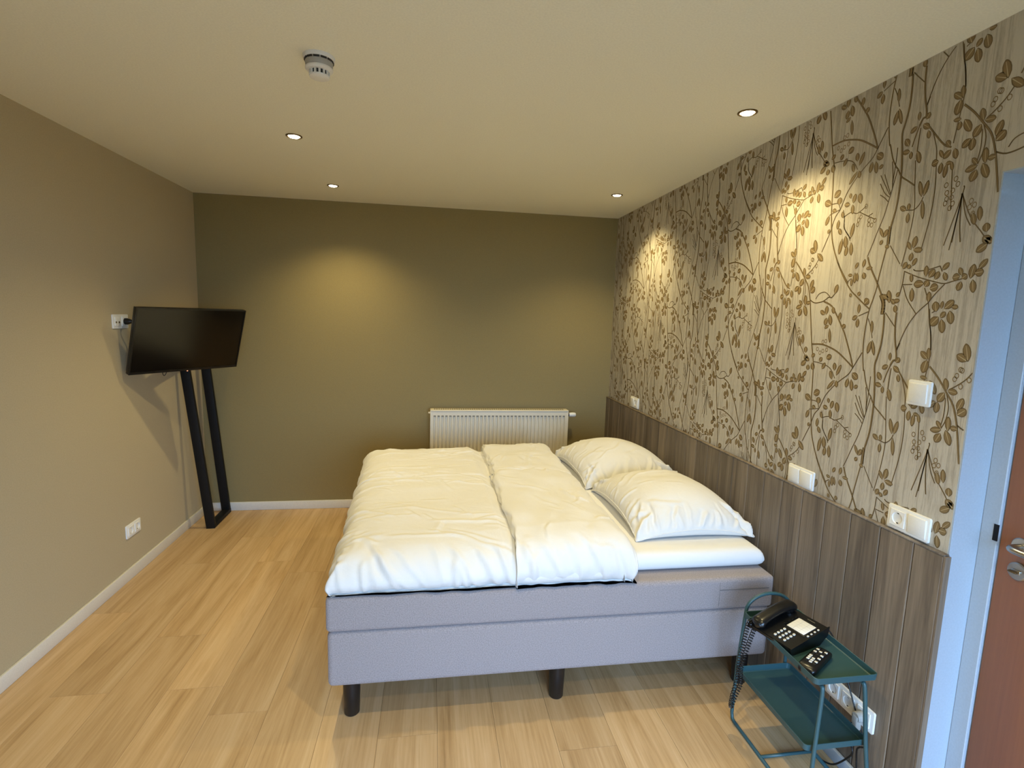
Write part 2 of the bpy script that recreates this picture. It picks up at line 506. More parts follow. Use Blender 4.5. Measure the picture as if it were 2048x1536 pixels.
LEAVES=[(1982,1941,1995,1994,22),(1985,1942,2018,1959,23),(1973,1936,1938,1903,21),(2105,1937,2110,1974,15),(2108,1937,2136,1961,18),(2111,1935,2120,1892,25),(2102,1876,2127,1880,12),(2104,1870,2107,1845,16),(2092,1871,2068,1830,21),(2034,1848,2043,1885,17),(2031,1848,1999,1844,18),(2039,1840,2058,1809,23),(2065,1809,2089,1789,21),(2058,1809,2059,1773,20),(1994,1793,1980,1832,20),(1992,1779,1967,1800,26),(1985,1737,2008,1737,16),(2013,1725,2017,1770,18),(2035,1729,2053,1750,13),(2034,1725,2070,1717,18),(2020,1727,2001,1682,21),(2035,1713,2049,1682,23),(2005,1564,2011,1606,16),(2030,1592,2019,1555,16),(1896,1688,1923,1704,17),(1889,1688,1888,1723,19),(1859,1719,1848,1692,17),(1870,1688,1859,1646,20),(1884,1676,1890,1645,19),(1869,1646,1891,1634,13),(1863,1634,1854,1577,14),(1817,1666,1816,1697,16),(1798,1636,1785,1651,18),(1856,1768,1844,1805,20),(1982,1529,1986,1555,20),(1966,1497,1990,1518,22),(1948,1515,1927,1527,16),(1974,1496,2004,1475,21),(1939,1491,1929,1461,21),(1961,1481,1960,1458,20),(1901,1499,1885,1516,17),(1863,1514,1837,1528,22),(1988,1512,1957,1498,18),(1881,1470,1866,1497,17),(1813,1471,1818,1502,18),(1803,1453,1783,1497,16),(1824,1435,1836,1469,16),(1808,1434,1843,1394,14),(1801,1434,1794,1407,17),(1727,1471,1698,1451,24),(1742,1449,1749,1413,18),(1728,1447,1719,1404,17),(1712,1418,1693,1426,14),(1875,2053,1877,2017,16),(1872,2020,1854,1995,16),(1847,1979,1856,1919,18),(1833,1986,1824,1940,21),(1818,1946,1823,1910,18),(1801,1958,1794,1909,17),(1806,1975,1797,2029,17),(1658,1956,1677,1992,12),(1656,1956,1643,1982,17),(1659,1948,1669,1932,14),(1647,1926,1629,1919,13),(1732,1859,1726,1889,15),(1718,1854,1689,1855,12),(1728,1841,1718,1817,18),(1768,1858,1755,1880,14),(1776,1834,1798,1837,10),(1779,1823,1777,1794,12),(1766,1844,1763,1804,16),(1757,1843,1750,1810,11),(1769,1754,1781,1767,12),(1740,1756,1733,1772,15),(1707,1727,1689,1744,25),(1728,1692,1729,1727,14),(1732,1683,1755,1670,17),(1728,1674,1728,1640,16),(1659,1619,1664,1667,13),(1658,1594,1668,1548,17),(1654,1598,1638,1543,14),(1601,1728,1610,1772,19),(1603,1742,1637,1756,16),(1596,1741,1578,1724,15),(1587,1734,1561,1735,15),(1577,1721,1572,1695,16),(1577,1747,1566,1763,14),(1571,1531,1573,1559,12),(1575,1514,1599,1501,16),(1555,1514,1530,1495,17),(1546,1526,1534,1544,18),(1533,1488,1527,1462,14),(1597,1460,1615,1487,18),(1592,1440,1620,1446,16),(1588,1440,1585,1415,13),(1564,1435,1550,1393,17),(1528,1283,1542,1335,15),(1521,1283,1510,1331,16),(1523,1271,1514,1210,14),(1579,1250,1604,1266,16),(1569,1249,1572,1271,13),(1570,1240,1569,1207,14),(1912,1362,1880,1381,26),(1925,1337,1960,1354,25),(1882,1328,1881,1356,24),(1893,1306,1914,1314,16),(1928,1295,1943,1259,18),(1920,1243,1926,1225,13),(1825,1340,1831,1360,13),(1812,1320,1804,1353,18),(1827,1318,1854,1323,17),(1814,1316,1809,1280,16),(1775,1312,1786,1350,21),(1853,1273,1862,1299,15),(1452,2199,1466,2219,15),(1447,2187,1470,2167,19),(1436,2188,1427,2155,17),(1470,2170,1485,2197,12),(1484,2164,1507,2159,21),(1474,2157,1475,2123,16),(1456,2149,1459,2107,15),(1442,2152,1434,2123,10),(1460,2150,1441,2148,12),(1535,1904,1529,1943,19),(1542,1900,1560,1929,13),(1534,1899,1500,1895,17),(1537,1891,1541,1863,16),(1564,1840,1552,1862,17),(1545,1838,1539,1853,16),(1531,1847,1517,1871,15),(1531,1823,1525,1794,13),(1477,1809,1479,1844,16),(1466,1805,1449,1830,21),(1444,1797,1434,1822,18),(1424,1825,1404,1846,16),(1418,1818,1406,1792,15),(1481,1787,1517,1787,23),(1476,1777,1465,1796,21),(1458,1769,1431,1777,24),(1521,1775,1516,1730,17),(1457,1727,1458,1761,16),(1366,1802,1389,1799,21),(1360,1804,1371,1828,14),(1359,1795,1345,1806,20),(1360,1786,1368,1759,18),(1334,1793,1328,1835,20),(1324,1808,1298,1811,23),(1314,1819,1292,1846,16),(1327,1790,1320,1751,18),(1426,1697,1434,1729,23),(1411,1706,1409,1730,11),(1401,1706,1373,1731,22),(1379,1712,1358,1710,14),(1410,1678,1396,1697,16),(1416,1681,1441,1654,27),(1406,1674,1397,1631,21),(1383,1700,1373,1659,22)]
BERRIES=[(1917,1549),(1901,1535),(1886,1543),(1876,1583),(1891,1579),(1866,1549),(1995,1913),(2009,1896),(1971,1887),(1993,1865),(2038,1626),(2027,1613),(2029,1588),(2041,1609),(1749,1297),(1729,1229),(1715,1225),(1777,1253),(1780,1237),(1703,1239),(1729,1245),(1768,1263),(2000,1132),(2014,1102),(1419,2095),(1411,2078),(1448,2083),(1443,2059),(1425,2062),(1441,2041),(1444,2028),(1426,2042),(1427,2011),(1420,2023)]

# ------------------------------------------------------------------ the room
T = 0.12
DOOR_Y0, DOOR_Y1, DOOR_Z = 0.33, 1.287, 2.082
floor = struct(box('floor', -T, W + 0.3, REAR - 0.2, L + T, -0.1, -0.004, M['floor_gap']))
PW, PL = 0.23, 1.19
me_plank = None
col_off = {0: 0.35, 1: 0.9, 2: 0.1, 3: 2.25 % PL, 4: 0.72, 5: 0.30, 6: 0.95, 7: 0.52, 8: 0.05, 9: 0.66, 10: 0.38, 11: 1.02, 12: 0.2, 13: 0.8, 14: 0.5, 15: 0.1}
_cache = {}


def plank_mesh(w, l):
    key = (round(w, 3), round(l, 3))
    if key not in _cache:
        bm = bmesh.new()
        g = 0.0005
        bm_box(bm, -w / 2 + g, w / 2 - g, -l / 2 + g, l / 2 - g, -0.004, 0.0)
        _cache[key] = bm_done('plank', bm)
        _cache[key].materials.append(M['floor'])
    return _cache[key]


for c in range(16):
    x0 = -0.01 + PW * c
    x1 = min(x0 + PW, W + 0.1)
    y = REAR - PL + col_off[c] - 0.02
    # keep the joint rows where the photograph shows them
    if c == 3:
        y = 2.25 - 4 * PL
    while y < L + 0.01:
        a, b = max(y, REAR - 0.1), min(y + PL, L + 0.02)
        if b - a > 0.02:
            o = bpy.data.objects.new('plank', plank_mesh(x1 - x0, b - a))
            COL.objects.link(o)
            o.parent = floor
            o.location = ((x0 + x1) / 2, (a + b) / 2, 0)
        y += PL

ceiling = struct(box('ceiling', -T, W + 0.3, REAR - 0.2, L + T, H, H + 0.1, M['ceiling']))
wall_left = struct(box('wall_left', -T, 0, REAR - 0.2, L + T, 0, H, M['wall_left']))
wall_far = struct(box('wall_far', 0, W + T, L, L + T, 0, H, M['wall_far']))

bm = bmesh.new()
bm_box(bm, W, W + T, DOOR_Y1, L, 0, H)
bm_box(bm, W, W + T, DOOR_Y0, DOOR_Y1, DOOR_Z, H)
bm_box(bm, W, W + T, REAR, DOOR_Y0, 0, H)
wall_right = struct(link('wall_right', bm_done('wall_right', bm), M['wallpaper']))

bm = bmesh.new()
bm_box(bm, 0, WIN[0], REAR - T, REAR, 0, H)
bm_box(bm, WIN[1], W + T, REAR - T, REAR, 0, H)
bm_box(bm, WIN[0], WIN[1], REAR - T, REAR, 0, WIN[2])
bm_box(bm, WIN[0], WIN[1], REAR - T, REAR, WIN[3], H)
wall_rear = struct(link('wall_rear', bm_done('wall_rear', bm), M['wall_left']))

# unseen window behind the camera, added for daylight: frame, mullion, two panes, sill
window = struct(empty('unseen_window', ((WIN[0] + WIN[1]) / 2, REAR - 0.06, WIN[2])))
ww, wh = WIN[1] - WIN[0], WIN[3] - WIN[2]
bm = bmesh.new()
for a in ((-ww / 2, -ww / 2 + 0.05, 0, wh), (ww / 2 - 0.05, ww / 2, 0, wh), (-ww / 2 + 0.05, ww / 2 - 0.05, 0, 0.05), (-ww / 2 + 0.05, ww / 2 - 0.05, wh - 0.05, wh), (-0.03, 0.03, 0.05, wh - 0.05)):
    bm_box(bm, a[0], a[1], -0.03, 0.03, a[2], a[3])
link('window_frame', bm_done('window_frame', bm), M['white_trim'], window)
for s in (-1, 1):
    xa, xb = sorted((s * 0.03, s * (ww / 2 - 0.05)))
    box('pane', xa, xb, -0.003, 0.003, 0.05, wh - 0.05, M['pane'], window)
box('window_sill', -ww / 2, ww / 2, 0.03, 0.16, -0.02, 0.0, M['white_trim'], window)

# skirting
struct(box('baseboard_left', 0, 0.014, REAR, L, 0, 0.07, M['white_trim'], bevel=0.003))
struct(box('baseboard_far', 0.014, W - 0.022, L - 0.014, L, 0, 0.07, M['white_trim'], bevel=0.003))
struct(box('ground', -12, 14, REAR - 22, REAR - 0.25, -0.5, -0.15, M['ground']))
tag(box('cable_duct', W - 0.036, W - 0.0225, 1.30, 1.665, 0, 0.05, M['frame_white'], bevel=0.003), 'white cable duct on the floor against the planks behind the side table', 'cable duct')

# ------------------------------------------------------------------ wallpaper print
def build_print():
    A, B = (0.675, 0.390), (0.0, 0.783)
    verts, faces, mats = [], [], []

    def ok(y, z):
        if y > L - 0.004 or z > H - 0.003 or y < 0.2 or z < 0.93:
            return False
        return not (y < DOOR_Y1 + 0.004 and z < DOOR_Z + 0.01)

    def clampv(y, z, y0, z0):
        y = min(y, L - 0.002)
        z = min(z, H - 0.002)
        if z0 < DOOR_Z:
            y = max(y, DOOR_Y1 + 0.002)
        elif y0 < DOOR_Y1:
            z = max(z, DOOR_Z + 0.003)
        return y, z

    def poly(pts, depth, mi, y0, z0):
        b = len(verts)
        for y, z in pts:
            y, z = clampv(y, z, y0, z0)
            verts.append((W - depth, y, z))
        faces.append(tuple(range(b, b + len(pts))))
        mats.append(mi)

    prof = [(0.0, 0.08), (0.1, 0.42), (0.28, 0.86), (0.5, 1.0), (0.72, 0.9), (0.88, 0.58), (0.97, 0.25)]

    def leaf(by, bz, ty, tz, w):
        cy, cz = (by + ty) / 2, (bz + tz) / 2
        if not ok(cy, cz):
            return
        dy, dz = ty - by, tz - bz
        ln = math.hypot(dy, dz) or 1e-6
        ny, nz = -dz / ln, dy / ln
        for sc, ins, dep, mi in ((1.0, 0.0, 0.0004, 0), (0.76, 0.07, 0.0006, 1)):
            left, right = [], []
            for t, h in prof:
                tt = ins + t * (1 - 2 * ins)
                hh = h * sc * w / 2
                left.append((by + dy * tt + ny * hh, bz + dz * tt + nz * hh))
                right.append((by + dy * tt - ny * hh, bz + dz * tt - nz * hh))
            tip = (by + dy * (1 - ins * 1.0), bz + dz * (1 - ins * 1.0))
            poly(left + [tip] + right[::-1], dep, mi, cy, cz)
        hw = max(w * 0.055, 0.0008)
        a0, a1 = 0.06, 0.86
        poly([(by + dy * a0 + ny * hw, bz + dz * a0 + nz * hw), (by + dy * a1 + ny * hw * 0.5, bz + dz * a1 + nz * hw * 0.5),
              (by + dy * a1 - ny * hw * 0.5, bz + dz * a1 - nz * hw * 0.5), (by + dy * a0 - ny * hw, bz + dz * a0 - nz * hw)], 0.0008, 2, cy, cz)

    def stem(w, pts):
        P = smooth_path([(0, y, z) for y, z in pts], 4)
        for a, b in zip(P[:-1], P[1:]):
            cy, cz = (a.y + b.y) / 2, (a.z + b.z) / 2
            if not ok(cy, cz):
                continue
            d = Vector((0, b.y - a.y, b.z - a.z))
            if d.length < 1e-6:
                continue
            n = Vector((0, -d.z, d.y)).normalized() * w / 2
            e = d.normalized() * w * 0.15
            q = [(a.y - e.y + n.y, a.z - e.z + n.z), (b.y + e.y + n.y, b.z + e.z + n.z), (b.y + e.y - n.y, b.z + e.z - n.z), (a.y - e.y - n.y, a.z - e.z - n.z)]
            poly(q, 0.00045, 0, cy, cz)
            if w > 0.0045:
                m = n * 0.45
                o = n * 0.12
                q = [(a.y + m.y + o.y, a.z + m.z + o.z), (b.y + m.y + o.y, b.z + m.z + o.z), (b.y - m.y + o.y, b.z - m.z + o.z), (a.y - m.y + o.y, a.z - m.z + o.z)]
                poly(q, 0.00065, 1, cy, cz)

    def ring(y, z, r):
        if not ok(y, z):
            return
        n = 9
        for k in range(n):
            a0, a1 = 2 * math.pi * k / n, 2 * math.pi * (k + 1) / n
            r2 = r * 0.68
            poly([(y + r * math.cos(a0) * 0.8, z + r * math.sin(a0)), (y + r * math.cos(a1) * 0.8, z + r * math.sin(a1)),
                  (y + r2 * math.cos(a1) * 0.8, z + r2 * math.sin(a1)), (y + r2 * math.cos(a0) * 0.8, z + r2 * math.sin(a0))], 0.0005, 1, y, z)

    for i in range(-4, 6):
        for j in range(-6, 7):
            oy, oz = i * A[0] + j * B[0], i * A[1] + j * B[1]
            if oy < -2.4 or oy > 3.4:
                continue
            for w, pts in STEMS:
                stem(max(w / 1000 * 1.3, 0.0034), [(a / 1000 + oy, b / 1000 + oz) for a, b in pts])
            for by, bz, ty, tz, w in LEAVES:
                leaf(by / 1000 + oy, bz / 1000 + oz, ty / 1000 + oy, tz / 1000 + oz, max(w / 1000 * 1.15, 0.013))
            for y, z in BERRIES:
                ring(y / 1000 + oy, z / 1000 + oz, 0.009)
    # order of corners so that faces look into the room
    me = bpy.data.meshes.new('leaf_print')
    me.from_pydata(verts, [], faces)
    me.polygons.foreach_set('material_index', mats)
    me.update()
    return link('leaf_print', me, [M['print_dark'], M['print_mid'], M['print_light']], wall_right)


build_print()

# ------------------------------------------------------------------ door in the right wall
door = struct(empty('door_1', (W + 0.1, (DOOR_Y0 + DOOR_Y1) / 2, 0)))
dw = (DOOR_Y1 - DOOR_Y0) / 2
FY = 0.053
bm = bmesh.new()
# lining of the reveal (both sides and head) and the frame behind it
bm_box(bm, -0.099, 0.06, dw - 0.004, dw, 0, DOOR_Z)
bm_box(bm, -0.099, 0.06, -dw, -dw + 0.004, 0, DOOR_Z)
bm_box(bm, -0.099, 0.06, -dw + 0.004, dw - 0.004, DOOR_Z - 0.004, DOOR_Z)
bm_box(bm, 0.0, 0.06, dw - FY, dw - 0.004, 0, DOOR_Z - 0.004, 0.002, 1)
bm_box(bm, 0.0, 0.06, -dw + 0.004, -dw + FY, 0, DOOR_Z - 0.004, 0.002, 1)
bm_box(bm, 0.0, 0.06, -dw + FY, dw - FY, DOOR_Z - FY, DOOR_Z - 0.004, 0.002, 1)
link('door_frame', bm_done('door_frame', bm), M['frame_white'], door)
leaf_o = box('door_leaf', 0.008, 0.048, -dw + FY + 0.003, dw - FY - 0.003, 0.008, DOOR_Z - FY - 0.003, M['door_wood'], door, bevel=0.002, seg=1)
box('strike_plate', -0.0015, 0.002, dw - FY - 0.0005, dw - FY + 0.012, 1.025, 1.075, M['black_metal'], door)
hy = dw - FY - 0.062
handle = link('door_handle', mesh('door_handle', *lathe_data([(0.026, 0.0), (0.026, 0.006), (0.023, 0.009)], 28)), M['steel'], door, (0.008, hy, 1.035), (0, -math.pi / 2, 0))
hp = smooth_path([(0, 0, 0.008), (0, 0, 0.030), (0, -0.004, 0.046), (0, -0.022, 0.054), (0, -0.06, 0.054), (0, -0.125, 0.05)], 5)
tube('lever', [(p.x, p.y, p.z) for p in hp], 0.0095, M['steel'], handle, 12)
lock = link('key_cylinder', mesh('key_cylinder', *lathe_data([(0.026, 0.0), (0.026, 0.006), (0.023, 0.009)], 28)), M['steel'], door, (0.008, hy, 0.962), (0, -math.pi / 2, 0))
box('cylinder_core', -0.006, 0.006, -0.013, 0.010, 0.008, 0.014, M['steel'], lock, bevel=0.002)
box('thumb_turn', -0.0022, 0.0022, -0.011, 0.011, 0.014, 0.026, M['bronze'], lock, bevel=0.001)

# ------------------------------------------------------------------ plank headboard panel
HB_T, HB_Z = 0.02, 0.9606
headboard = tag(empty('headboard_panel', (W - HB_T, 2.83, 0)), 'low brown-grey wooden plank panel along the wallpapered wall behind the bed', 'wall panel')
seams = [1.279] + [1.379 + 0.1275 * k for k in range(24)] + [L - 0.001]
box('backing', 0.013, HB_T - 0.0005, seams[0] - 2.83, L - 0.001 - 2.83, 0.0, HB_Z - 0.002, M['hole'], headboard)
_pm = {}
for a, b in zip(seams[:-1], seams[1:]):
    key = round(b - a, 4)
    if key not in _pm:
        bm = bmesh.new()
        g = 0.0012
        vs = bm_box(bm, 0, 0.013, -(b - a) / 2 + g, (b - a) / 2 - g, 0.0, HB_Z - 0.001)
        es = [e for e in bm.edges if all(v.co.x < 0.001 for v in e.verts)]
        bmesh.ops.bevel(bm, geom=es, offset=0.0025, segments=1, affect='EDGES')
        _pm[key] = bm_done('plank', bm)
        _pm[key].materials.append(M['head_wood'])
    o = bpy.data.objects.new('plank', _pm[key])
    COL.objects.link(o)
    o.parent = headboard
    o.location = (0, (a + b) / 2 - 2.83, 0)
box('top_strip', -0.001, HB_T - 0.0005, seams[0] - 2.83, L - 0.001 - 2.83, HB_Z - 0.001, HB_Z + 0.005, M['head_wood'], headboard, bevel=0.001, seg=1)
box('end_strip', 0.0, HB_T - 0.0005, seams[0] - 2.83 - 0.006, seams[0] - 2.83, 0, HB_Z, M['head_wood'], headboard)

# ------------------------------------------------------------------ soft bedding: a small cloth solver
def fnoise(nx, ny, cells, seed):
    rg = np.random.RandomState(seed)
    g = rg.rand(cells + 2, cells + 2)
    u, v = np.meshgrid(np.linspace(0, cells, nx), np.linspace(0, cells, ny), indexing='ij')
    i, j = u.astype(int), v.astype(int)
    a, b = u - i, v - j
    a, b = a * a * (3 - 2 * a), b * b * (3 - 2 * b)
    return g[i, j] * (1 - a) * (1 - b) + g[i + 1, j] * a * (1 - b) + g[i, j + 1] * (1 - a) * b + g[i + 1, j + 1] * a * b - 0.5


def cushion(nx, ny, sx, sy, thick, place, ground, press=18.0, steps=110, iters=8, slack=0.03, seam=0.97, seed=1,
            xmax=None, edge_pow=0.5, noise=0.04, rough=3, rim=0.0, loft=None, cells=9, tuck=0.0):
    """two sheets sewn together along their rim, filled, dropped on ground(x, y); returns top and bottom grids"""
    u, v = np.meshgrid(np.linspace(-0.5, 0.5, nx), np.linspace(-0.5, 0.5, ny), indexing='ij')
    X, Y = u * sx, v * sy
    base = place(X, Y)
    P = np.stack([base, base]).copy()
    if rim:
        ed = np.minimum((0.5 - np.abs(u)) * sx, (0.5 - np.abs(v)) * sy)
        prof = np.sqrt(np.clip(1 - (1 - np.clip(ed / rim, 0, 1)) ** 2, 0, 1))
    else:
        prof = (np.clip(1 - (2 * np.abs(u)) ** rough, 0, 1) * np.clip(1 - (2 * np.abs(v)) ** rough, 0, 1)) ** edge_pow
    if loft is not None:
        prof = prof * loft(base[..., 0], base[..., 1])
    tmax = thick * prof * (1 + 0.35 * fnoise(nx, ny, 7, seed + 5)) + 1e-4
    P[0, :, :, 2] += tmax * 0.5
    P[0, :, :, 2] += 0.006 * fnoise(nx, ny, 12, seed + 9) * prof
    V = np.zeros_like(P)
    dx, dy = sx / (nx - 1), sy / (ny - 1)
    sl = np.stack([1 + slack + noise * fnoise(nx, ny, cells, seed), 1 + noise * fnoise(nx, ny, cells, seed + 1)])
    sl2 = np.stack([1 + slack + noise * fnoise(nx, ny, cells, seed + 2), 1 + noise * fnoise(nx, ny, cells, seed + 3)])
    rx = dx * 0.5 * (sl[:, 1:] + sl[:, :-1])
    ry = dy * 0.5 * (sl2[:, :, 1:] + sl2[:, :, :-1])
    if tuck:
        k = np.clip(1 - np.minimum((0.5 - np.abs(u)) * sx, (0.5 - np.abs(v)) * sy) / 0.16, 0, 1)
        rx[1] *= 1 - tuck * 0.5 * (k[1:] + k[:-1])
        ry[1] *= 1 - tuck * 0.5 * (k[:, 1:] + k[:, :-1])
        rx[0] *= 1 + 0.4 * tuck * 0.5 * (k[1:] + k[:-1])
        ry[0] *= 1 + 0.4 * tuck * 0.5 * (k[:, 1:] + k[:, :-1])
    ry[:, 0] *= seam
    ry[:, -1] *= seam
    rx[:, :, 0] *= seam
    rx[:, :, -1] *= seam
    dd = math.hypot(dx, dy)
    rd = dd * (1 + slack * 0.5)
    dt = 0.012

    def proj(A, B, rest, k):
        d = B - A
        ln = np.sqrt((d * d).sum(-1)) + 1e-9
        c = (k * 0.5 * (ln - rest) / ln)[..., None] * d
        return c

    for s in range(steps):
        n = np.zeros_like(P)
        gx = np.gradient(P, axis=1)
        gy = np.gradient(P, axis=2)
        n = np.cross(gx, gy)
        n /= np.sqrt((n * n).sum(-1, keepdims=True)) + 1e-9
        n[1] *= -1
        acc = n * press
        acc[..., 2] -= 9.8
        Q = P.copy()
        V = V * 0.93 + acc * dt
        P = P + V * dt
        for it in range(iters):
            for o in (0, 1):
                c = proj(P[:, o:nx - 1:2], P[:, o + 1:nx:2], rx[:, o::2], 1.0)
                P[:, o:nx - 1:2] += c
                P[:, o + 1:nx:2] -= c
                c = proj(P[:, :, o:ny - 1:2], P[:, :, o + 1:ny:2], ry[:, :, o::2], 1.0)
                P[:, :, o:ny - 1:2] += c
                P[:, :, o + 1:ny:2] -= c
            for o in (0, 1):
                c = proj(P[:, o:nx - 1:2, :-1], P[:, o + 1:nx:2, 1:], rd, 0.35)
                P[:, o:nx - 1:2, :-1] += c
                P[:, o + 1:nx:2, 1:] -= c
                c = proj(P[:, o:nx - 1:2, 1:], P[:, o + 1:nx:2, :-1], rd, 0.35)
                P[:, o:nx - 1:2, 1:] += c
                P[:, o + 1:nx:2, :-1] -= c
            # filling: the sheets part by no more than the local loft, and never cross
            d = P[0] - P[1]
            ln = np.sqrt((d * d).sum(-1)) + 1e-9
            over = np.clip(ln - tmax, 0, None) / ln * 0.5
            P[0] -= d * over[..., None] * 0.8
            P[1] += d * over[..., None] * 0.8
            for e in ((slice(None), 0), (slice(None), -1), (0, slice(None)), (-1, slice(None))):
                m = 0.5 * (P[0][e] + P[1][e])
                P[0][e] = m
                P[1][e] = m
            g = ground(P[..., 0], P[..., 1])
            low = P[..., 2] < g
            P[..., 2] = np.where(low, g, P[..., 2])
            if xmax is not None:
                P[..., 0] = np.minimum(P[..., 0], xmax)
        V = (P - Q) / dt
        V[low] *= 0.35
    return P


def upsample(P, k=3):
    """finer grid, smoothed, so that creases can be modelled in it"""
    def up(A, ax):
        n = A.shape[ax]
        t = np.linspace(0, n - 1, (n - 1) * k + 1)
        i = np.minimum(t.astype(int), n - 2)
        f = t - i
        sh = [1] * A.ndim
        sh[ax] = -1
        f = f.reshape(sh)
        g = lambda q: np.take(A, np.clip(q, 0, n - 1), axis=ax)
        p0, p1, p2, p3 = g(i - 1), g(i), g(i + 1), g(i + 2)
        return 0.5 * (2 * p1 + (p2 - p0) * f + (2 * p0 - 5 * p1 + 4 * p2 - p3) * f * f + (3 * p1 - p0 - 3 * p2 + p3) * f ** 3)
    return up(up(P, 1), 2)


def creases(P, U, V, segs, seed=0, jitter=0.012):
    """raise soft folds along the normals of the top sheet; segs are (u0, v0, u1, v1, width, height) in sheet metres"""
    T0 = P[0]
    n = np.cross(np.gradient(T0, axis=0), np.gradient(T0, axis=1))
    n /= np.sqrt((n * n).sum(-1, keepdims=True)) + 1e-9
    wob = fnoise(U.shape[0], U.shape[1], 11, seed + 77) * jitter * 2 + fnoise(U.shape[0], U.shape[1], 26, seed + 78) * jitter
    d = np.zeros(U.shape)
    for u0, v0, u1, v1, w, h in segs:
        du, dv = u1 - u0, v1 - v0
        ln = math.hypot(du, dv) + 1e-9
        t = ((U - u0) * du + (V - v0) * dv) / ln ** 2
        q = ((V - v0) * du - (U - u0) * dv) / ln + wob
        tp = np.clip(np.minimum(t + 0.12, 1.12 - t) / 0.35, 0, 1)
        tp = tp * tp * (3 - 2 * tp)
        d += h * tp * (np.exp(-(q / w) ** 2) - 0.7 * np.exp(-((q - 1.7 * w) / (1.3 * w)) ** 2))
    P[0] = T0 + n * d[..., None]
    return P


def cushion_mesh(name, P):
    _, nx, ny, _ = P.shape
    idx = np.arange(nx * ny).reshape(nx, ny)
    verts = [tuple(v) for v in P[0].reshape(-1, 3)]
    bot = np.zeros((nx, ny), int)
    for i in range(nx):
        for j in range(ny):
            if i in (0, nx - 1) or j in (0, ny - 1):
                bot[i, j] = idx[i, j]
            else:
                bot[i, j] = len(verts)
                verts.append(tuple(P[1, i, j]))
    faces = []
    for i in range(nx - 1):
        for j in range(ny - 1):
            faces.append((idx[i, j], idx[i + 1, j], idx[i + 1, j + 1], idx[i, j + 1]))
            faces.append((bot[i, j], bot[i, j + 1], bot[i + 1, j + 1], bot[i + 1, j]))
    return mesh(name, verts, [tuple(int(k) for k in f) for f in faces], True)


def subsurf(o, lv=1):
    m = o.modifiers.new('smooth', 'SUBSURF')
    m.levels = lv
    m.render_levels = lv
    return o


# ------------------------------------------------------------------ bed
BX0, BX1, BY0, BY1 = 1.402, 3.285, 1.95, 3.75
bed = tag(empty('bed_base', ((BX0 + BX1) / 2, (BY0 + BY1) / 2, 0)), 'grey upholstered box-spring bed base on black legs under the mattress', 'bed')
cx_, cy_ = (BX0 + BX1) / 2, (BY0 + BY1) / 2


def soft_box(name, x0, x1, y0, y1, z0, z1, mat, parent, bev, seg=4):
    bm = bmesh.new()
    bm_box(bm, x0, x1, y0, y1, z0, z1, bev, seg)
    return link(name, bm_done(name, bm, True, 60), mat, parent)


soft_box('box_spring', BX0 - cx_, BX1 - cx_, BY0 - cy_, BY1 - cy_, 0.175, 0.4065, M['bed_grey'], bed, 0.022)
for lx in (1.482, 2.347, 3.215):
    for ly in (2.035, BY1 - 0.085):
        lathe('leg', [(0.028, 0.0), (0.031, 0.004), (0.034, 0.10), (0.035, 0.178)], M['bed_leg'], bed, 28, (lx - cx_, ly - cy_, 0))
mattress = tag(empty('mattress', (cx_, cy_, 0.407)), 'thick grey upholstered mattress lying on the bed base', 'mattress')
soft_box('mattress_body', BX0 - 0.004 - cx_, BX1 + 0.004 - cx_, BY0 - 0.004 - cy_, BY1 + 0.004 - cy_, 0.0, 0.146, M['bed_grey'], mattress, 0.02)
tube('piping', [(3.03 - cx_, BY0 - cy_ - 0.0045, 0.094), (3.26 - cx_, BY0 - cy_ - 0.0045, 0.094)], 0.0022, M['piping'], mattress, 6)
tube('seam', [(3.03 - cx_, BY0 - cy_ - 0.0038, 0.02), (3.03 - cx_, BY0 - cy_ - 0.0038, 0.126)], 0.0009, M['piping'], mattress, 6)

TX0, TX1, TY0, TY1, TZ0, TZ1 = 1.45, 3.295, 2.02, 3.70, 0.5535, 0.637
topper = tag(empty('mattress_topper', ((TX0 + TX1) / 2, (TY0 + TY1) / 2, TZ0)), 'mattress topper in a white fitted sheet between mattress and pillows', 'mattress')


def topper_mesh():
    nx, ny = 60, 54
    P = np.zeros((2, nx, ny, 3))
    u, v = np.meshgrid(np.linspace(-1, 1, nx), np.linspace(-1, 1, ny), indexing='ij')
    sx, sy, h = (TX1 - TX0) / 2, (TY1 - TY0) / 2, TZ1 - TZ0
    # denser rows at the rim so it rounds off
    uu, vv = np.sign(u) * (1 - (1 - np.abs(u)) ** 1.35), np.sign(v) * (1 - (1 - np.abs(v)) ** 1.35)
    cr = np.clip((np.abs(uu) - 0.97) / 0.03, 0, 1) * np.clip((np.abs(vv) - 0.97) / 0.03, 0, 1)
    ed = np.minimum((1 - np.abs(uu)) * sx, (1 - np.abs(vv)) * sy)
    rr = np.clip(ed / 0.045, 0, 1)
    prof = np.sqrt(np.clip(1 - (1 - rr) ** 2, 0, 1))
    nz = fnoise(nx, ny, 10, 3) * 0.006
    for k, s in ((0, 1), (1, -1)):
        P[k, :, :, 0] = uu * sx * (1 - 0.006 * cr)
        P[k, :, :, 1] = vv * sy * (1 - 0.006 * cr)
        if s > 0:
            P[k, :, :, 2] = h * 0.42 + h * 0.58 * prof + nz * rr
        else:
            P[k, :, :, 2] = h * 0.42 * (1 - prof)
    return cushion_mesh('fitted_sheet', P)


subsurf(link('fitted_sheet', topper_mesh(), M['sheet'], topper), 1)


def bed_ground(x, y):
    def ramp(d, w=0.03):
        return np.clip(d / w, 0, 1)
    f = np.minimum(np.minimum(ramp(x - TX0 - 0.005), ramp(y - TY0 - 0.005)), ramp(TY1 - 0.005 - y))
    f = f * f * (3 - 2 * f)
    return 0.556 + (TZ1 + 0.004 - 0.556) * f


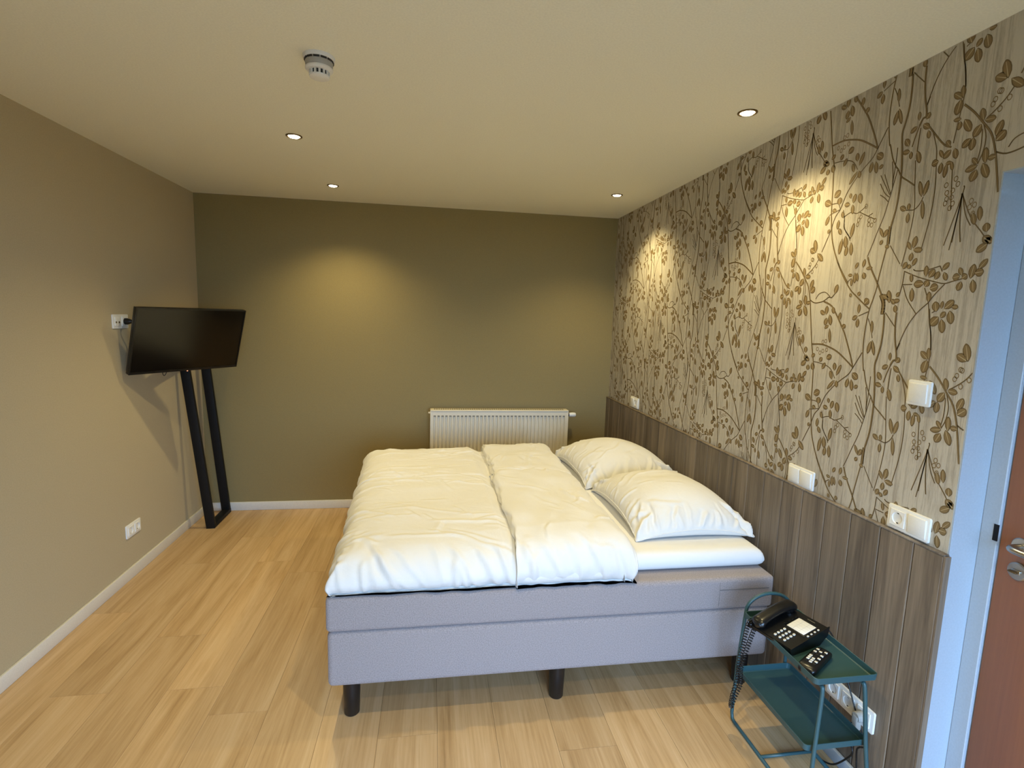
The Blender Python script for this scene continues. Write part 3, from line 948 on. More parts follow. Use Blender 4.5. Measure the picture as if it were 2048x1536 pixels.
def at(cx, cy, yaw, z):
    c, s = math.cos(yaw), math.sin(yaw)

    def f(X, Y):
        return np.stack([cx + X * c - Y * s, cy + X * s + Y * c, np.full_like(X, z)], -1)
    return f


# far duvet first, then the near one laid against it
def rand_creases(rg, n, lx, ly, lmin, lmax, ang, spread, w, h, v_lo=-0.5, v_hi=0.5, u_lo=-0.5, u_hi=0.5):
    out = []
    for k in range(n):
        u, v = rg.uniform(u_lo, u_hi) * lx, rg.uniform(v_lo, v_hi) * ly
        a = ang + rg.normal() * spread
        l = rg.uniform(lmin, lmax) / 2
        out.append((u - l * math.cos(a), v - l * math.sin(a), u + l * math.cos(a), v + l * math.sin(a), w * rg.uniform(0.7, 1.4), h * rg.uniform(0.4, 1.2)))
    return out


def pleats(rg, u0, u1, v, ln, step, lean, w, h):
    out = []
    u = u0
    while u < u1:
        l = ln * rg.uniform(0.5, 1.3)
        out.append((u, v, u + lean * l * rg.uniform(0.2, 1.6) + rg.normal() * 0.02, v + l, w * rg.uniform(0.7, 1.3), h * rg.uniform(0.4, 1.3)))
        u += step * rg.uniform(0.6, 1.5)
    return out


def grid_uv(P, sx, sy):
    return np.meshgrid(np.linspace(-0.5, 0.5, P.shape[1]) * sx, np.linspace(-0.5, 0.5, P.shape[2]) * sy, indexing='ij')


def axis(lo, hi, e_lo, e_hi, step=0.0075):
    """positions along one axis of a quilted slab: each edge is a rolled rim (radius, tuck) that starts tucked under,
    swells outwards and turns up into the flat; returns position, rise (0..1) at either edge, and metres along the cloth"""
    def rim(r, t):
        pts = [(t, 0.0), (t * 0.45, 0.05), (0.0, 0.26), (r * 0.06, 0.50), (r * 0.25, 0.76), (r * 0.55, 0.92), (r, 1.0)]
        P = smooth_path([(p, 0, f * 0.12) for p, f in pts], 12)
        ds = np.concatenate([[0], np.cumsum([(q - p).length for p, q in zip(P[:-1], P[1:])])])
        n = max(8, int(ds[-1] / step))
        s = np.linspace(0, ds[-1], n)
        return np.interp(s, ds, [p.x for p in P]), np.interp(s, ds, [p.z / 0.12 for p in P]), s
    xa, fa, sa = rim(*e_lo)
    xb, fb, sb = rim(*e_hi)
    n = int((hi - lo - e_lo[0] - e_hi[0]) / step)
    mid = np.linspace(lo + e_lo[0], hi - e_hi[0], n)[1:-1]
    pos = np.concatenate([lo + xa, mid, (hi - xb)[::-1]])
    f_lo = np.concatenate([fa, np.ones(len(mid) + len(xb))])
    f_hi = np.concatenate([np.ones(len(xa) + len(mid)), fb[::-1]])
    m = np.concatenate([sa, sa[-1] + (mid - lo - e_lo[0]), sa[-1] + (hi - e_hi[0] - lo - e_lo[0]) + (sb[-1] - sb[::-1])])
    return pos, f_lo, f_hi, m


def slab(x0, x1, y0, y1, ex, ey, ztop, zs, seed, wave=0.010, skew=0.0):
    """ex, ey: rims at (low, high) end; zs: seam height at x-low, x-high, y-low, y-high"""
    px, fxl, fxh, mu = axis(x0, x1, *ex)
    py, fyl, fyh, mv = axis(y0, y1, *ey)
    nx, ny = len(px), len(py)
    X, Y = np.meshgrid(px, py, indexing='ij')
    Z = ztop(X, Y) + 0.016 * fnoise(nx, ny, 5, seed) + 0.008 * fnoise(nx, ny, 12, seed + 1)
    dep = np.zeros_like(Z)
    for f, z0, ax in ((fxl, zs[0], 0), (fxh, zs[1], 0), (fyl, zs[2], 1), (fyh, zs[3], 1)):
        g = (1 - f)[:, None] if ax == 0 else (1 - f)[None, :]
        dep = dep + (g * np.maximum(Z - z0, 0)) ** 4
    dep = dep ** 0.25
    Zs = np.maximum(Z - dep, min(zs))
    # the rim wanders in and out a little, more where it hangs free
    wx = fnoise(nx, ny, 9, seed + 2) + 0.6 * fnoise(nx, ny, 22, seed + 3)
    wy = fnoise(nx, ny, 9, seed + 4) + 0.6 * fnoise(nx, ny, 22, seed + 5)
    near_x = np.exp(-np.minimum(X - x0, x1 - X) / 0.08)
    near_y = np.exp(-np.minimum(Y - y0, y1 - Y) / 0.08)
    X = X + wave * 2 * wx * near_x
    Y = Y + wave * 2 * wy * near_y
    if skew:
        X = X - skew * (Y - 1.95) * np.clip((x1 - X) / (x1 - x0), 0, 1)
    top = np.stack([X, Y, Zs], -1)
    bot = np.stack([X, Y, np.minimum(bed_ground(X, Y) + 0.002, Zs - 0.004)], -1)
    for e in ((slice(None), 0), (slice(None), -1), (0, slice(None)), (-1, slice(None))):
        bot[e] = top[e]
    U, V = np.meshgrid(mu - mu.mean(), mv - mv.mean(), indexing='ij')
    return np.stack([top, bot]), U, V


def duvet(name, label, y0, y1, seed, far):
    rg = np.random.RandomState(seed)
    foot, head = 1.412, 2.60
    zl = 0.559

    def zt(x, y):
        return 0.712 - 0.030 * np.clip((x - 2.10) / 0.06, 0, 1) + 0.012 * np.clip((x - 1.5) / 0.6, 0, 1)
    ey = ((0.20, 0.028), (0.05, 0.01)) if not far else ((0.05, 0.01), (0.20, 0.03))
    zy = (zl, 0.672) if not far else (0.650, zl)
    P, U, V = slab(foot, head, y0, y1, ((0.17, 0.03), (0.05, 0.01)), ey, zt, (zl, 0.645, zy[0], zy[1]), seed, skew=0.045)
    lx, ly = U.max() - U.min(), V.max() - V.min()
    sg = rand_creases(rg, 26, lx, ly, 0.12, 0.5, 0.0, 0.30, 0.010, 0.0055, -0.35, 0.5, -0.5, 0.08)
    sg += rand_creases(rg, 14, lx, ly, 0.08, 0.2, -0.7, 0.5, 0.009, 0.005, -0.35, 0.4, -0.4, 0.08)
    if not far:
        sg += pleats(rg, -lx / 2 + 0.03, 0.15, -ly / 2 + 0.01, 0.20, 0.062, -0.55, 0.013, 0.0065)
        sg += [(-lx / 2, ly / 2 - 0.09, 0.1, ly / 2 - 0.11, 0.016, 0.014), (-0.2, -ly / 2 + 0.42, 0.12, -ly / 2 + 0.36, 0.014, 0.008)]
    sg += [(v_, u_, v2, u2, w_, h_) for u_, v_, u2, v2, w_, h_ in pleats(rg, -ly / 2 + 0.05, ly / 2, -lx / 2 + 0.01, 0.16, 0.07, 0.2, 0.011, 0.007)]
    P = creases(P, U, V, sg, seed)

    def zq(x, y):
        return 0.738 + 0.010 * np.sin((x - 2.15) / 0.5 * math.pi)
    q0 = 2.145 if not far else 2.16
    ey2 = ((0.20, 0.028), (0.04, 0.008)) if not far else ((0.04, 0.008), (0.20, 0.03))
    zy2 = (zl + 0.004, 0.694) if not far else (0.682, zl + 0.004)
    Q, U, V = slab(q0, 2.652, y0 - (0.010 if not far else 0), y1 + (0.008 if far else 0.012), ((0.022, 0.004), (0.10, 0.02)), ey2, zq, (0.695, 0.650, zy2[0], zy2[1]), seed + 50)
    qx, ly = U.max() - U.min(), V.max() - V.min()
    sg = rand_creases(rg, 16, qx, ly, 0.07, 0.22, 0.3, 0.8, 0.010, 0.006)
    sg += rand_creases(rg, 8, qx, ly, 0.1, 0.3, 1.35, 0.25, 0.011, 0.006)
    if not far:
        sg += pleats(rg, -qx / 2 + 0.02, qx / 2, -ly / 2 + 0.01, 0.15, 0.08, -0.4, 0.013, 0.005)
        sg += [(0.08, 0.12, 0.12, -0.02, 0.011, 0.012), (0.12, -0.02, 0.19, -0.06, 0.011, 0.010)]
    Q = creases(Q, U, V, sg, seed + 1)
    root = tag(empty(name, ((head + foot) / 2, (y0 + y1) / 2, TZ1)), label, 'duvet', 'duvets on the bed')
    inv = np.array(root.location)
    link('duvet_body', cushion_mesh('duvet_body', P - inv), M['linen'], root)
    link('folded_edge', cushion_mesh('folded_edge', Q - inv), M['linen'], root)
    return P, Q


duvet('duvet', 'white duvet on the far half of the bed, by the radiator', 2.925, 3.735, 11, True)
duvet('duvet', 'white duvet with folded top on the near half of the bed', 1.952, 2.965, 31, False)


def pillow(label, cx, cy, yaw, sx, sy, seed, thick=0.205):
    P = cushion(36, 44, sx, sy, thick, at(cx, cy, yaw, 0.66), bed_ground, press=26, steps=110, iters=9, slack=0.035, seam=0.93, cells=12,
                seed=seed, xmax=W - HB_T - 0.015, edge_pow=0.60, noise=0.09, rough=2.8)
    root = tag(empty('pillow', (cx, cy, TZ1)), label, 'pillow', 'white pillows at the head of the bed')
    inv = np.array(root.location)
    P = upsample(P - inv)
    rg = np.random.RandomState(seed)
    U, V = grid_uv(P, sx, sy)
    sg = pleats(rg, -sx / 2 + 0.03, sx / 2 - 0.03, -sy / 2 + 0.01, 0.13, 0.042, 0.25, 0.0085, 0.007)
    sg += [(v_, u_, v2, u2, w_, h_) for u_, v_, u2, v2, w_, h_ in pleats(rg, -sy / 2 + 0.04, sy / 2 - 0.04, -sx / 2 + 0.01, 0.10, 0.06, 0.2, 0.008, 0.005)]
    for su in (-1, 1):
        for sv in (-1, 1):
            for k in range(4):
                a = math.atan2(-sv * sy, -su * sx) + rg.uniform(-0.35, 0.35)
                l = rg.uniform(0.10, 0.22)
                sg.append((su * sx * 0.48, sv * sy * 0.48, su * sx * 0.48 + l * math.cos(a), sv * sy * 0.48 + l * math.sin(a), 0.009, 0.007))
    sg += rand_creases(rg, 8, sx, sy, 0.08, 0.2, 0.4, 0.8, 0.010, 0.004, -0.3, 0.3, -0.3, 0.3)
    P = creases(P, U, V, sg, seed, 0.008)
    link('pillow_case', cushion_mesh('pillow_case', P), M['linen'], root)
    rim = [tuple(P[0, i, 0]) for i in range(P.shape[1])] + [tuple(P[0, -1, j]) for j in range(1, P.shape[2])] + [tuple(P[0, i, -1]) for i in range(P.shape[1] - 2, -1, -1)] + [tuple(P[0, 0, j]) for j in range(P.shape[2] - 2, 0, -1)]
    tube('seam', rim[::2], 0.0028, M['linen'], root, 6, True)
    return P


pillow('white pillow on the far side of the bed, nearer the radiator', 3.02, 3.25, 0.04, 0.62, 0.70, 5)
pillow('plump white pillow on the near side of the bed above the side table', 3.062, 2.495, -0.08, 0.58, 0.69, 8)

# ------------------------------------------------------------------ television on its leaning stand
def basis(o, loc, x, y, z):
    o.matrix_world = Matrix(((x.x, y.x, z.x, loc[0]), (x.y, y.y, z.y, loc[1]), (x.z, y.z, z.z, loc[2]), (0, 0, 0, 1)))


TV_C, TV_YAW, TV_TILT, TV_W, TV_H = Vector((0.284, 3.587, 1.432)), 0.979, 0.296, 0.70, 0.412
tn = Vector((math.sin(TV_YAW) * math.cos(TV_TILT), -math.cos(TV_YAW) * math.cos(TV_TILT), -math.sin(TV_TILT)))
tr_ = Vector((math.cos(TV_YAW), math.sin(TV_YAW), 0))
tu = tr_.cross(-tn)
if tu.z < 0:
    tu = -tu
tv = tag(empty('television'), 'flat black television with a dark screen, tilted down in the corner', 'television')
basis(tv, TV_C, tr_, -tn, tu)
box('housing', -TV_W / 2, TV_W / 2, 0.004, 0.03, -TV_H / 2, TV_H / 2, M['black_plastic'], tv, bevel=0.003)
bm = bmesh.new()
b_ = 0.007
for a in ((-TV_W / 2, TV_W / 2, TV_H / 2 - b_, TV_H / 2), (-TV_W / 2, TV_W / 2, -TV_H / 2, -TV_H / 2 + 0.014), (-TV_W / 2, -TV_W / 2 + b_, -TV_H / 2 + 0.014, TV_H / 2 - b_), (TV_W / 2 - b_, TV_W / 2, -TV_H / 2 + 0.014, TV_H / 2 - b_)):
    bm_box(bm, a[0], a[1], -0.002, 0.004, a[2], a[3])
link('bezel', bm_done('bezel', bm), M['black_plastic'], tv)
box('screen', -TV_W / 2 + b_, TV_W / 2 - b_, 0.0015, 0.0045, -TV_H / 2 + 0.014, TV_H / 2 - b_, M['screen'], tv)
box('rear_cover', -0.22, 0.22, 0.03, 0.062, -0.17, 0.06, M['black_plastic'], tv, bevel=0.012)
box('standby_light', -0.003, 0.003, -0.0022, 0.001, -TV_H / 2 - 0.003, -TV_H / 2 + 0.0005, M['led'], tv)


def bar_mesh(name, a, b, w, t, wdir):
    a, b = Vector(a), Vector(b)
    d = (b - a).normalized()
    wd = Vector(wdir)
    wd = (wd - d * wd.dot(d)).normalized()
    td = d.cross(wd)
    bm = bmesh.new()
    mt = Matrix(((wd.x, td.x, d.x, a.x), (wd.y, td.y, d.y, a.y), (wd.z, td.z, d.z, a.z), (0, 0, 0, 1)))
    bm_box(bm, -w / 2, w / 2, -t / 2, t / 2, 0, (b - a).length, 0.003, 2, mt)
    return bm_done(name, bm, True, 40)


ORG = Vector((0.168, 4.19, 0))
stand = tag(empty('television_stand', ORG), 'black steel rectangular frame leaning in the corner, carrying the television', 'stand')
pl0, pl1 = Vector((0.169, 4.035, 0.0)), Vector((0.04, 3.975, 1.47))
pr0, pr1 = Vector((0.164, 4.345, 0.0)), Vector((0.055, 4.285, 1.47))
link('post', bar_mesh('post', pl0 - ORG, pl1 - ORG, 0.062, 0.03, (1, 0, 0)), M['black_metal'], stand)
link('post', bar_mesh('post', pr0 - ORG, pr1 - ORG, 0.062, 0.03, (1, 0, 0)), M['black_metal'], stand)
link('floor_bar', bar_mesh('floor_bar', Vector((0.169, 4.02, 0.016)) - ORG, Vector((0.164, 4.36, 0.016)) - ORG, 0.06, 0.03, (1, 0, 0)), M['black_metal'], stand)
link('top_bar', bar_mesh('top_bar', pl1 - ORG + Vector((0, -0.015, -0.016)), pr1 - ORG + Vector((0, 0.015, -0.016)), 0.06, 0.03, (1, 0, 0)), M['black_metal'], stand)
link('cross_bar', bar_mesh('cross_bar', Vector((0.068, 3.99, 1.33)) - ORG, Vector((0.075, 4.30, 1.33)) - ORG, 0.04, 0.03, (0, 0, 1)), M['black_metal'], stand)
tv_back = TV_C - tn * 0.064 - tu * 0.05
arm = link('mount_arm', bar_mesh('mount_arm', Vector((0.085, 4.13, 1.33)) - ORG, tv_back - ORG, 0.045, 0.03, (0, 0, 1)), M['black_metal'], stand)
pm = plate('mount_plate', 0.2, 0.2, 0.004, M['black_metal'], stand, (0, 0, 0), 0.01, 0.001)
basis(pm, tv_back - ORG, tr_, tu, tn)
# cable loop hanging under the television
lb = TV_C - tn * 0.035 - tu * (TV_H / 2 - 0.03) - tr_ * 0.12
tag(tube('antenna_cable', smooth_path([lb + tr_ * 0.008, lb - tu * 0.045 + tr_ * 0.012, lb - tu * 0.068, lb - tu * 0.045 - tr_ * 0.012, lb - tr_ * 0.008], 6), 0.0022, M['black_plastic'], None, 6),
    'thin black cable loop hanging below the television', 'cable')

# ------------------------------------------------------------------ switches and sockets
RW, LW = (math.pi / 2, 0, -math.pi / 2), (math.pi / 2, 0, math.pi / 2)


def rocker(parent, x, w=0.062, name='rocker', h=0.062):
    bm = bmesh.new()
    vs = bm_box(bm, x - w / 2, x + w / 2, -h / 2, h / 2, 0.004, 0.0125, 0.0015, 2)
    for v in bm.verts:
        if v.co.z > 0.008:
            v.co.z += 0.0035 * (v.co.y / h)
    return link(name, bm_done(name, bm, True, 40), M['plastic'], parent)


def dish(parent, x, pins=True):
    n, r, q = 32, 0.0195, 0.0265
    verts, faces = [], []
    z1, z0 = 0.0115, 0.0052
    ring = [(math.cos(2 * math.pi * k / n), math.sin(2 * math.pi * k / n)) for k in range(n)]
    sq = []
    for c, s in ring:
        m = max(abs(c), abs(s))
        sq.append((c / m * q, s / m * q))
    for pts, z in ((sq, 0.004), (sq, z1), ([(c * r, s * r) for c, s in ring], z1), ([(c * r * 0.96, s * r * 0.96) for c, s in ring], z0)):
        verts += [(x + a, b, z) for a, b in pts]
    for i in range(3):
        for k in range(n):
            k2 = (k + 1) % n
            faces.append((i * n + k, i * n + k2, (i + 1) * n + k2, (i + 1) * n + k))
    faces.append(tuple(3 * n + k for k in range(n)))
    o = link('socket_insert', mesh('socket_insert', verts, faces), M['plastic'], parent)
    if pins:
        bm = bmesh.new()
        for s in (-1, 1):
            mt = Matrix.Translation((x + s * 0.0095, 0, z0 + 0.0003))
            bmesh.ops.create_circle(bm, cap_ends=True, segments=12, radius=0.0026, matrix=mt)
        for s in (-1, 1):
            bm_box(bm, x - 0.0025, x + 0.0025, s * 0.0165 - 0.0015, s * 0.0165 + 0.0015, z0, z0 + 0.004)
        link('pin_holes', bm_done('pin_holes', bm), M['hole'], o)
    return o


def wall_unit(name, label, cat, loc, rot, gangs, group=None):
    root = tag(empty(name, loc, rot), label, cat, group)
    n = len(gangs)
    w = 0.081 + 0.071 * (n - 1)
    plate('cover_plate', w, 0.081, 0.0075, M['plastic'], root, (0, 0, 0), 0.006, 0.002)
    for k, g in enumerate(gangs):
        x = (k - (n - 1) / 2) * 0.071
        if g == 'S':
            rocker(root, x)
        elif g == 'D':
            dish(root, x)
        elif g == 'H':
            rocker(root, x - 0.0162, 0.0305)
            rocker(root, x + 0.0162, 0.0305)
        elif g == 'T':
            bm = bmesh.new()
            for s in (-1, 1):
                bmesh.ops.create_cone(bm, cap_ends=True, segments=16, radius1=0.0052, radius2=0.0052, depth=0.003, matrix=Matrix.Translation((x + s * 0.0145 - 0.004, -0.004, 0.0125)))
            plate('antenna_insert', 0.052, 0.052, 0.0115, M['plastic'], root, (x, 0, 0.0), 0.004, 0.0015)
            link('antenna_port', bm_done('antenna_port', bm), M['bronze'], root)
    return root


E = 0.0005
wall_unit('light_switch', 'single white light switch high on the wallpaper beside the door', 'light switch', (W - E, 1.443, 1.437), RW, 'S')
wall_unit('light_switch', 'white double switch plate above the headboard panel beside the near pillow', 'light switch', (W - E, 1.931, 1.0045), RW, 'SS')
wall_unit('wall_socket', 'white socket and switch plate above the panel nearest the door', 'wall socket', (W - E, 1.422, 1.0105), RW, 'DS')
wall_unit('light_switch', 'small white switch plate above the panel at the far corner by the radiator', 'light switch', (W - E, 3.784, 1.0145), RW, 'SD')
triple = wall_unit('wall_socket', 'triple white socket plate on the planks behind the green side table', 'wall socket', (W - HB_T - E - 0.001, 1.541, 0.272), RW, 'DDD')
wall_unit('wall_socket', 'white socket plate high on the left wall beside the television', 'wall socket', (E, 3.349, 1.547), LW, 'TD')
wall_unit('wall_socket', 'white double socket low on the left wall above the skirting', 'wall socket', (E, 3.346, 0.293), LW, 'DD')

# plug and cord of the television
plug = tag(empty('power_plug', (0.0125, 3.3845, 1.547), LW), 'black round plug in the socket beside the television', 'plug')
lathe('plug_body', [(0.0185, 0), (0.019, 0.012), (0.013, 0.03), (0.008, 0.04), (0.006, 0.052)], M['black_plastic'], plug, 20)
tube('cord', smooth_path([(0, 0, 0.05), (0.01, -0.002, 0.075), (0.045, -0.012, 0.10), (0.07, -0.05, 0.10), (0.075, -0.12, 0.095), (0.1, -0.16, 0.12)], 6), 0.0035, M['black_plastic'], plug, 8)

# grey plug in the triple socket
plug2 = tag(empty('power_plug', (W - HB_T - 0.0135, 1.47, 0.272), RW), 'grey plug in the triple socket behind the side table', 'plug')
lathe('plug_body', [(0.0185, 0), (0.0185, 0.022), (0.016, 0.03)], M['plastic_grey'], plug2, 20)
box('plug_grip', -0.012, 0.012, -0.045, 0.006, 0.012, 0.034, M['plastic_grey'], plug2, bevel=0.004)
inv_plug = plug2.matrix_basis.inverted()
tube('cord', [inv_plug @ p for p in smooth_path([(3.285, 1.475, 0.245), (3.27, 1.50, 0.225), (3.285, 1.53, 0.205), (3.30, 1.50, 0.16), (3.30, 1.475, 0.13), (3.295, 1.49, 0.09), (3.28, 1.53, 0.03), (3.27, 1.58, 0.006)], 8)], 0.0032, M['black_plastic'], plug2, 8)

# ------------------------------------------------------------------ radiator
RX0, RX1, RZ0, RZ1, RY0, RY1 = 1.786, 2.957, 0.27, 0.862, L - 0.135, L - 0.035
rad = tag(empty('radiator', ((RX0 + RX1) / 2, RY1, RZ0)), 'white ribbed panel radiator on the olive far wall behind the bed', 'radiator')
rc = (RX0 + RX1) / 2
rw = RX1 - RX0
NR = 35
verts, faces = [], []
xs = []
m0 = 0.022
pit = (rw - 2 * m0) / NR
prof = [(-rw / 2 + 0.006, 0.0)]
for k in range(NR):
    x = -rw / 2 + m0 + k * pit
    prof += [(x + pit * 0.12, 0.0), (x + pit * 0.24, 0.010), (x + pit * 0.64, 0.010), (x + pit * 0.76, 0.0)]
prof.append((rw / 2 - 0.006, 0.0))
ya = RY0 - RY1
zt = RZ1 - RZ0
rows = [(0.0, 0), (0.03, 0), (0.045, 1), (zt - 0.06, 1), (zt - 0.045, 0), (zt - 0.012, 0)]
for z, on in rows:
    for x, d in prof:
        verts.append((x, ya + 0.004 + d * on, z))
n = len(prof)
for i in range(len(rows) - 1):
    for k in range(n - 1):
        faces.append((i * n + k, i * n + k + 1, (i + 1) * n + k + 1, (i + 1) * n + k))
link('front_panel', mesh('front_panel', verts, faces), M['rad_white'], rad)
bm = bmesh.new()
for k in range(NR):
    x = -rw / 2 + m0 + (k + 0.44) * pit
    bm_box(bm, x - pit * 0.3, x + pit * 0.3, ya + 0.0025, ya + 0.006, zt - 0.053, zt - 0.046)
link('slots', bm_done('slots', bm), M['slot'], rad)
box('back_panel', -rw / 2 + 0.01, rw / 2 - 0.01, -0.03, -0.02, 0.0, zt - 0.02, M['rad_white'], rad)
for s in (-1, 1):
    box('side_panel', s * rw / 2 - 0.006 if s > 0 else -rw / 2, s * rw / 2 if s > 0 else -rw / 2 + 0.006, ya + 0.002, -0.005, 0.0, zt, M['rad_white'], rad, bevel=0.002)
grille = box('top_grille', -rw / 2 + 0.006, rw / 2 - 0.006, ya, -0.004, zt - 0.012, zt, M['rad_white'], rad, bevel=0.003)
bm = bmesh.new()
for k in range(60):
    x = -rw / 2 + 0.03 + k * (rw - 0.06) / 60
    bm_box(bm, x, x + 0.012, ya + 0.03, -0.03, zt - 0.0003, zt + 0.0004)
link('grille_slots', bm_done('grille_slots', bm), M['slot'], grille)
for s in (-1, 1):
    box('bracket', s * 0.4 - 0.02, s * 0.4 + 0.02, -0.02, 0.034, 0.1, zt - 0.1, M['rad_white'], rad)
lathe('air_valve', [(0.008, 0), (0.008, 0.012), (0.005, 0.016)], M['rad_white'], rad, 14, (-rw / 2, ya + 0.05, zt - 0.03), (0, -math.pi / 2, 0))
kn = lathe('thermostat_knob', [(0.016, 0.012), (0.019, 0.02), (0.02, 0.05), (0.018, 0.066), (0.012, 0.072)], M['plastic'], rad, 24, (rw / 2 + 0.005, ya + 0.05, zt - 0.045), (0, math.pi / 2, 0))
lathe('valve_neck', [(0.012, -0.006), (0.012, 0.006), (0.016, 0.006), (0.016, 0.012)], M['black_plastic'], kn, 20)

# ------------------------------------------------------------------ ceiling lamps and smoke detector
def spot(label, x, y, tilt=(0, 0)):
    root = tag(empty('ceiling_spotlight', (x, y, H)), label, 'ceiling light', 'recessed ceiling spotlights')
    v, f = [], []
    prof = [(0.039, 0.0), (0.039, -0.003), (0.036, -0.005), (0.031, -0.005), (0.029, -0.001), (0.029, 0.0)]
    n = 32
    for r, z in prof:
        for k in range(n):
            a = 2 * math.pi * k / n
            v.append((r * math.cos(a), r * math.sin(a), z))
    for i in range(len(prof) - 1):
        for k in range(n):
            k2 = (k + 1) % n
            f.append((i * n + k, (i + 1) * n + k, (i + 1) * n + k2, i * n + k2))
    link('trim_ring', mesh('trim_ring', v, f, True), M['bronze'], root)
    link('lamp_lens', mesh('lamp_lens', *lathe_data([(0.014, -0.009), (0.023, -0.0065), (0.0275, -0.002), (0.0275, 0.0)], 28), True), M['bulb'], root)
    ld = bpy.data.lights.new('lamp_light', 'SPOT')
    ld.energy = LAMP_POWER
    ld.color = LAMP_COLOR
    ld.spot_size = math.radians(126)
    ld.spot_blend = 1.0
    ld.shadow_soft_size = 0.022
    lo = bpy.data.objects.new('lamp_light', ld)
    COL.objects.link(lo)
    lo.parent = root
    lo.location = (0, 0, -0.032)
    lo.rotation_euler = (tilt[0], tilt[1], 0)
    return root


spot('recessed ceiling spotlight nearest the smoke detector', 1.105, 2.858)
spot('recessed ceiling spotlight closest to the olive far wall, on the television side', 1.110, 3.868)
spot('recessed ceiling spotlight by the wallpaper at the far corner', 3.048, 3.590, (0, math.radians(1.5)))
spot('large-looking recessed ceiling spotlight by the wallpaper nearest the door', 3.060, 2.088, (0, math.radians(1.5)))

spot('added unseen ceiling spotlight overhead, lighting the floor in front of the bed', 2.1, 1.1)  # added out of view to brighten the floor before the bed
spot('added unseen ceiling spotlight above the camera, for more front light', 2.1, 0.0)  # second added spot, unseen above the camera, for front light

det = tag(empty('smoke_detector', (1.402, 1.985, H)), 'round white smoke detector on the ceiling', 'smoke detector')
lathe('base_plate', [(0.0525, 0.0), (0.0525, -0.008), (0.050, -0.012), (0.046, -0.012)], M['smoke_white'], det, 40)
bm = bmesh.new()
for k in range(12):
    a = 2 * math.pi * k / 12
    mt = Matrix.Rotation(a, 4, 'Z')
    bm_box(bm, 0.0435, 0.0475, -0.0095, 0.0095, -0.0175, -0.012, 0, 1, mt)
link('slots', bm_done('slots', bm), M['hole'], det)
lathe('body', [(0.044, -0.010), (0.0455, -0.018), (0.044, -0.034), (0.0425, -0.036)], M['smoke_grey'], det, 40)
lathe('collar', [(0.042, -0.034), (0.0455, -0.037), (0.0455, -0.041), (0.041, -0.046), (0.034, -0.047)], M['smoke_white'], det, 40)
lathe('chamber', [(0.031, -0.045), (0.026, -0.062)], M['smoke_grey'], det, 32)
bm = bmesh.new()
for k in range(14):
    mt = Matrix.Rotation(2 * math.pi * k / 14, 4, 'Z')
    bm_box(bm, 0.0245, 0.034, -0.003, 0.003, -0.062, -0.045, 0, 1, mt)
link('fins', bm_done('fins', bm), M['smoke_white'], det)
bm = bmesh.new()
for k in range(14):
    mt = Matrix.Rotation(2 * math.pi * (k + 0.5) / 14, 4, 'Z')
    bm_box(bm, 0.024, 0.0305, -0.0025, 0.0025, -0.0615, -0.047, 0, 1, mt)
link('vents', bm_done('vents', bm), M['hole'], det)
lathe('cap', [(0.0335, -0.0605), (0.0325, -0.0655), (0.028, -0.068), (0.012, -0.0685)], M['smoke_white'], det, 36)

# ------------------------------------------------------------------ green side table
SX, SY = 3.15, 1.58
table = tag(empty('side_table', (SX, SY, 0)), 'two-tier dark green metal tray table with arched handle beside the bed', 'side table')


def tray(name, x0, x1, y0, y1, z, rim=0.024):
    w, h = x1 - x0, y1 - y0
    verts, faces = [], []
    rings = [(0.004, 0.0), (0.0, 0.003), (-0.002, rim), (-0.0005, rim + 0.001), (0.001, rim), (0.003, 0.004), (0.007, 0.002)]
    for ins, zz in rings:
        verts += [(x, y, zz) for x, y in round_rect(w - 2 * ins, h - 2 * ins, 0.014 - ins * 0.5, 5)]
    n = len(round_rect(1, 1, .1, 5))
    for i in range(len(rings) - 1):
        for k in range(n):
            k2 = (k + 1) % n
            faces.append((i * n + k, i * n + k2, (i + 1) * n + k2, (i + 1) * n + k))
    faces.append(tuple(range(n))[::-1])
    faces.append(tuple((len(rings) - 1) * n + k for k in range(n)))
    return link(name, mesh(name, verts, faces), M['green_metal'], table, ((x0 + x1) / 2 - SX, (y0 + y1) / 2 - SY, z))


tray('tray', 3.033, 3.262, 1.377, 1.770, 0.484)
tray('tray', 3.036, 3.268, 1.393, 1.789, 0.232)
R_ = 0.0068


def rel(pts):
    return [(a - SX, b - SY, c) for a, b, c in pts]


BYB = 1.786
arc = [(3.148 + 0.098 * math.cos(math.pi * k / 14), BYB, 0.500 + 0.070 * math.sin(math.pi * k / 14)) for k in range(15)]
frame_pts = [(3.268, 1.36, R_), (3.268, 1.79, R_), (3.267, 1.806, 0.012), (3.266, 1.812, 0.035), (3.258, 1.80, 0.25)] + arc + [(3.042, 1.80, 0.25), (3.046, 1.812, 0.035), (3.046, 1.806, 0.012), (3.046, 1.79, R_), (3.046, 1.36, R_)]
tube('frame', rel(frame_pts), R_, M['green_metal'], table, 10)
for xa, xb in ((3.072, 3.040), (3.222, 3.278)):
    tube('leg', rel(smooth_path([(xa, 1.47, 0.478), (xa, 1.42, 0.477), (xa + (xb - xa) * 0.04, 1.397, 0.468), (xa + (xb - xa) * 0.1, 1.386, 0.445), (xa + (xb - xa) * 0.5, 1.378, 0.24), (xb, 1.362, R_)], 6)), R_, M['green_metal'], table, 10)
tube('cross_bar', rel([(3.046, 1.612, R_ + 0.004), (3.268, 1.612, R_ + 0.004)]), 0.006, M['green_metal'], table, 10)

# ------------------------------------------------------------------ telephone
PH_YAW = 0.30
phone = tag(empty('telephone', (3.050, 1.520, 0.4865), (0, 0, PH_YAW)), 'black desk telephone with handset and white index card on the side table', 'telephone')
PU, PV = 0.205, 0.168


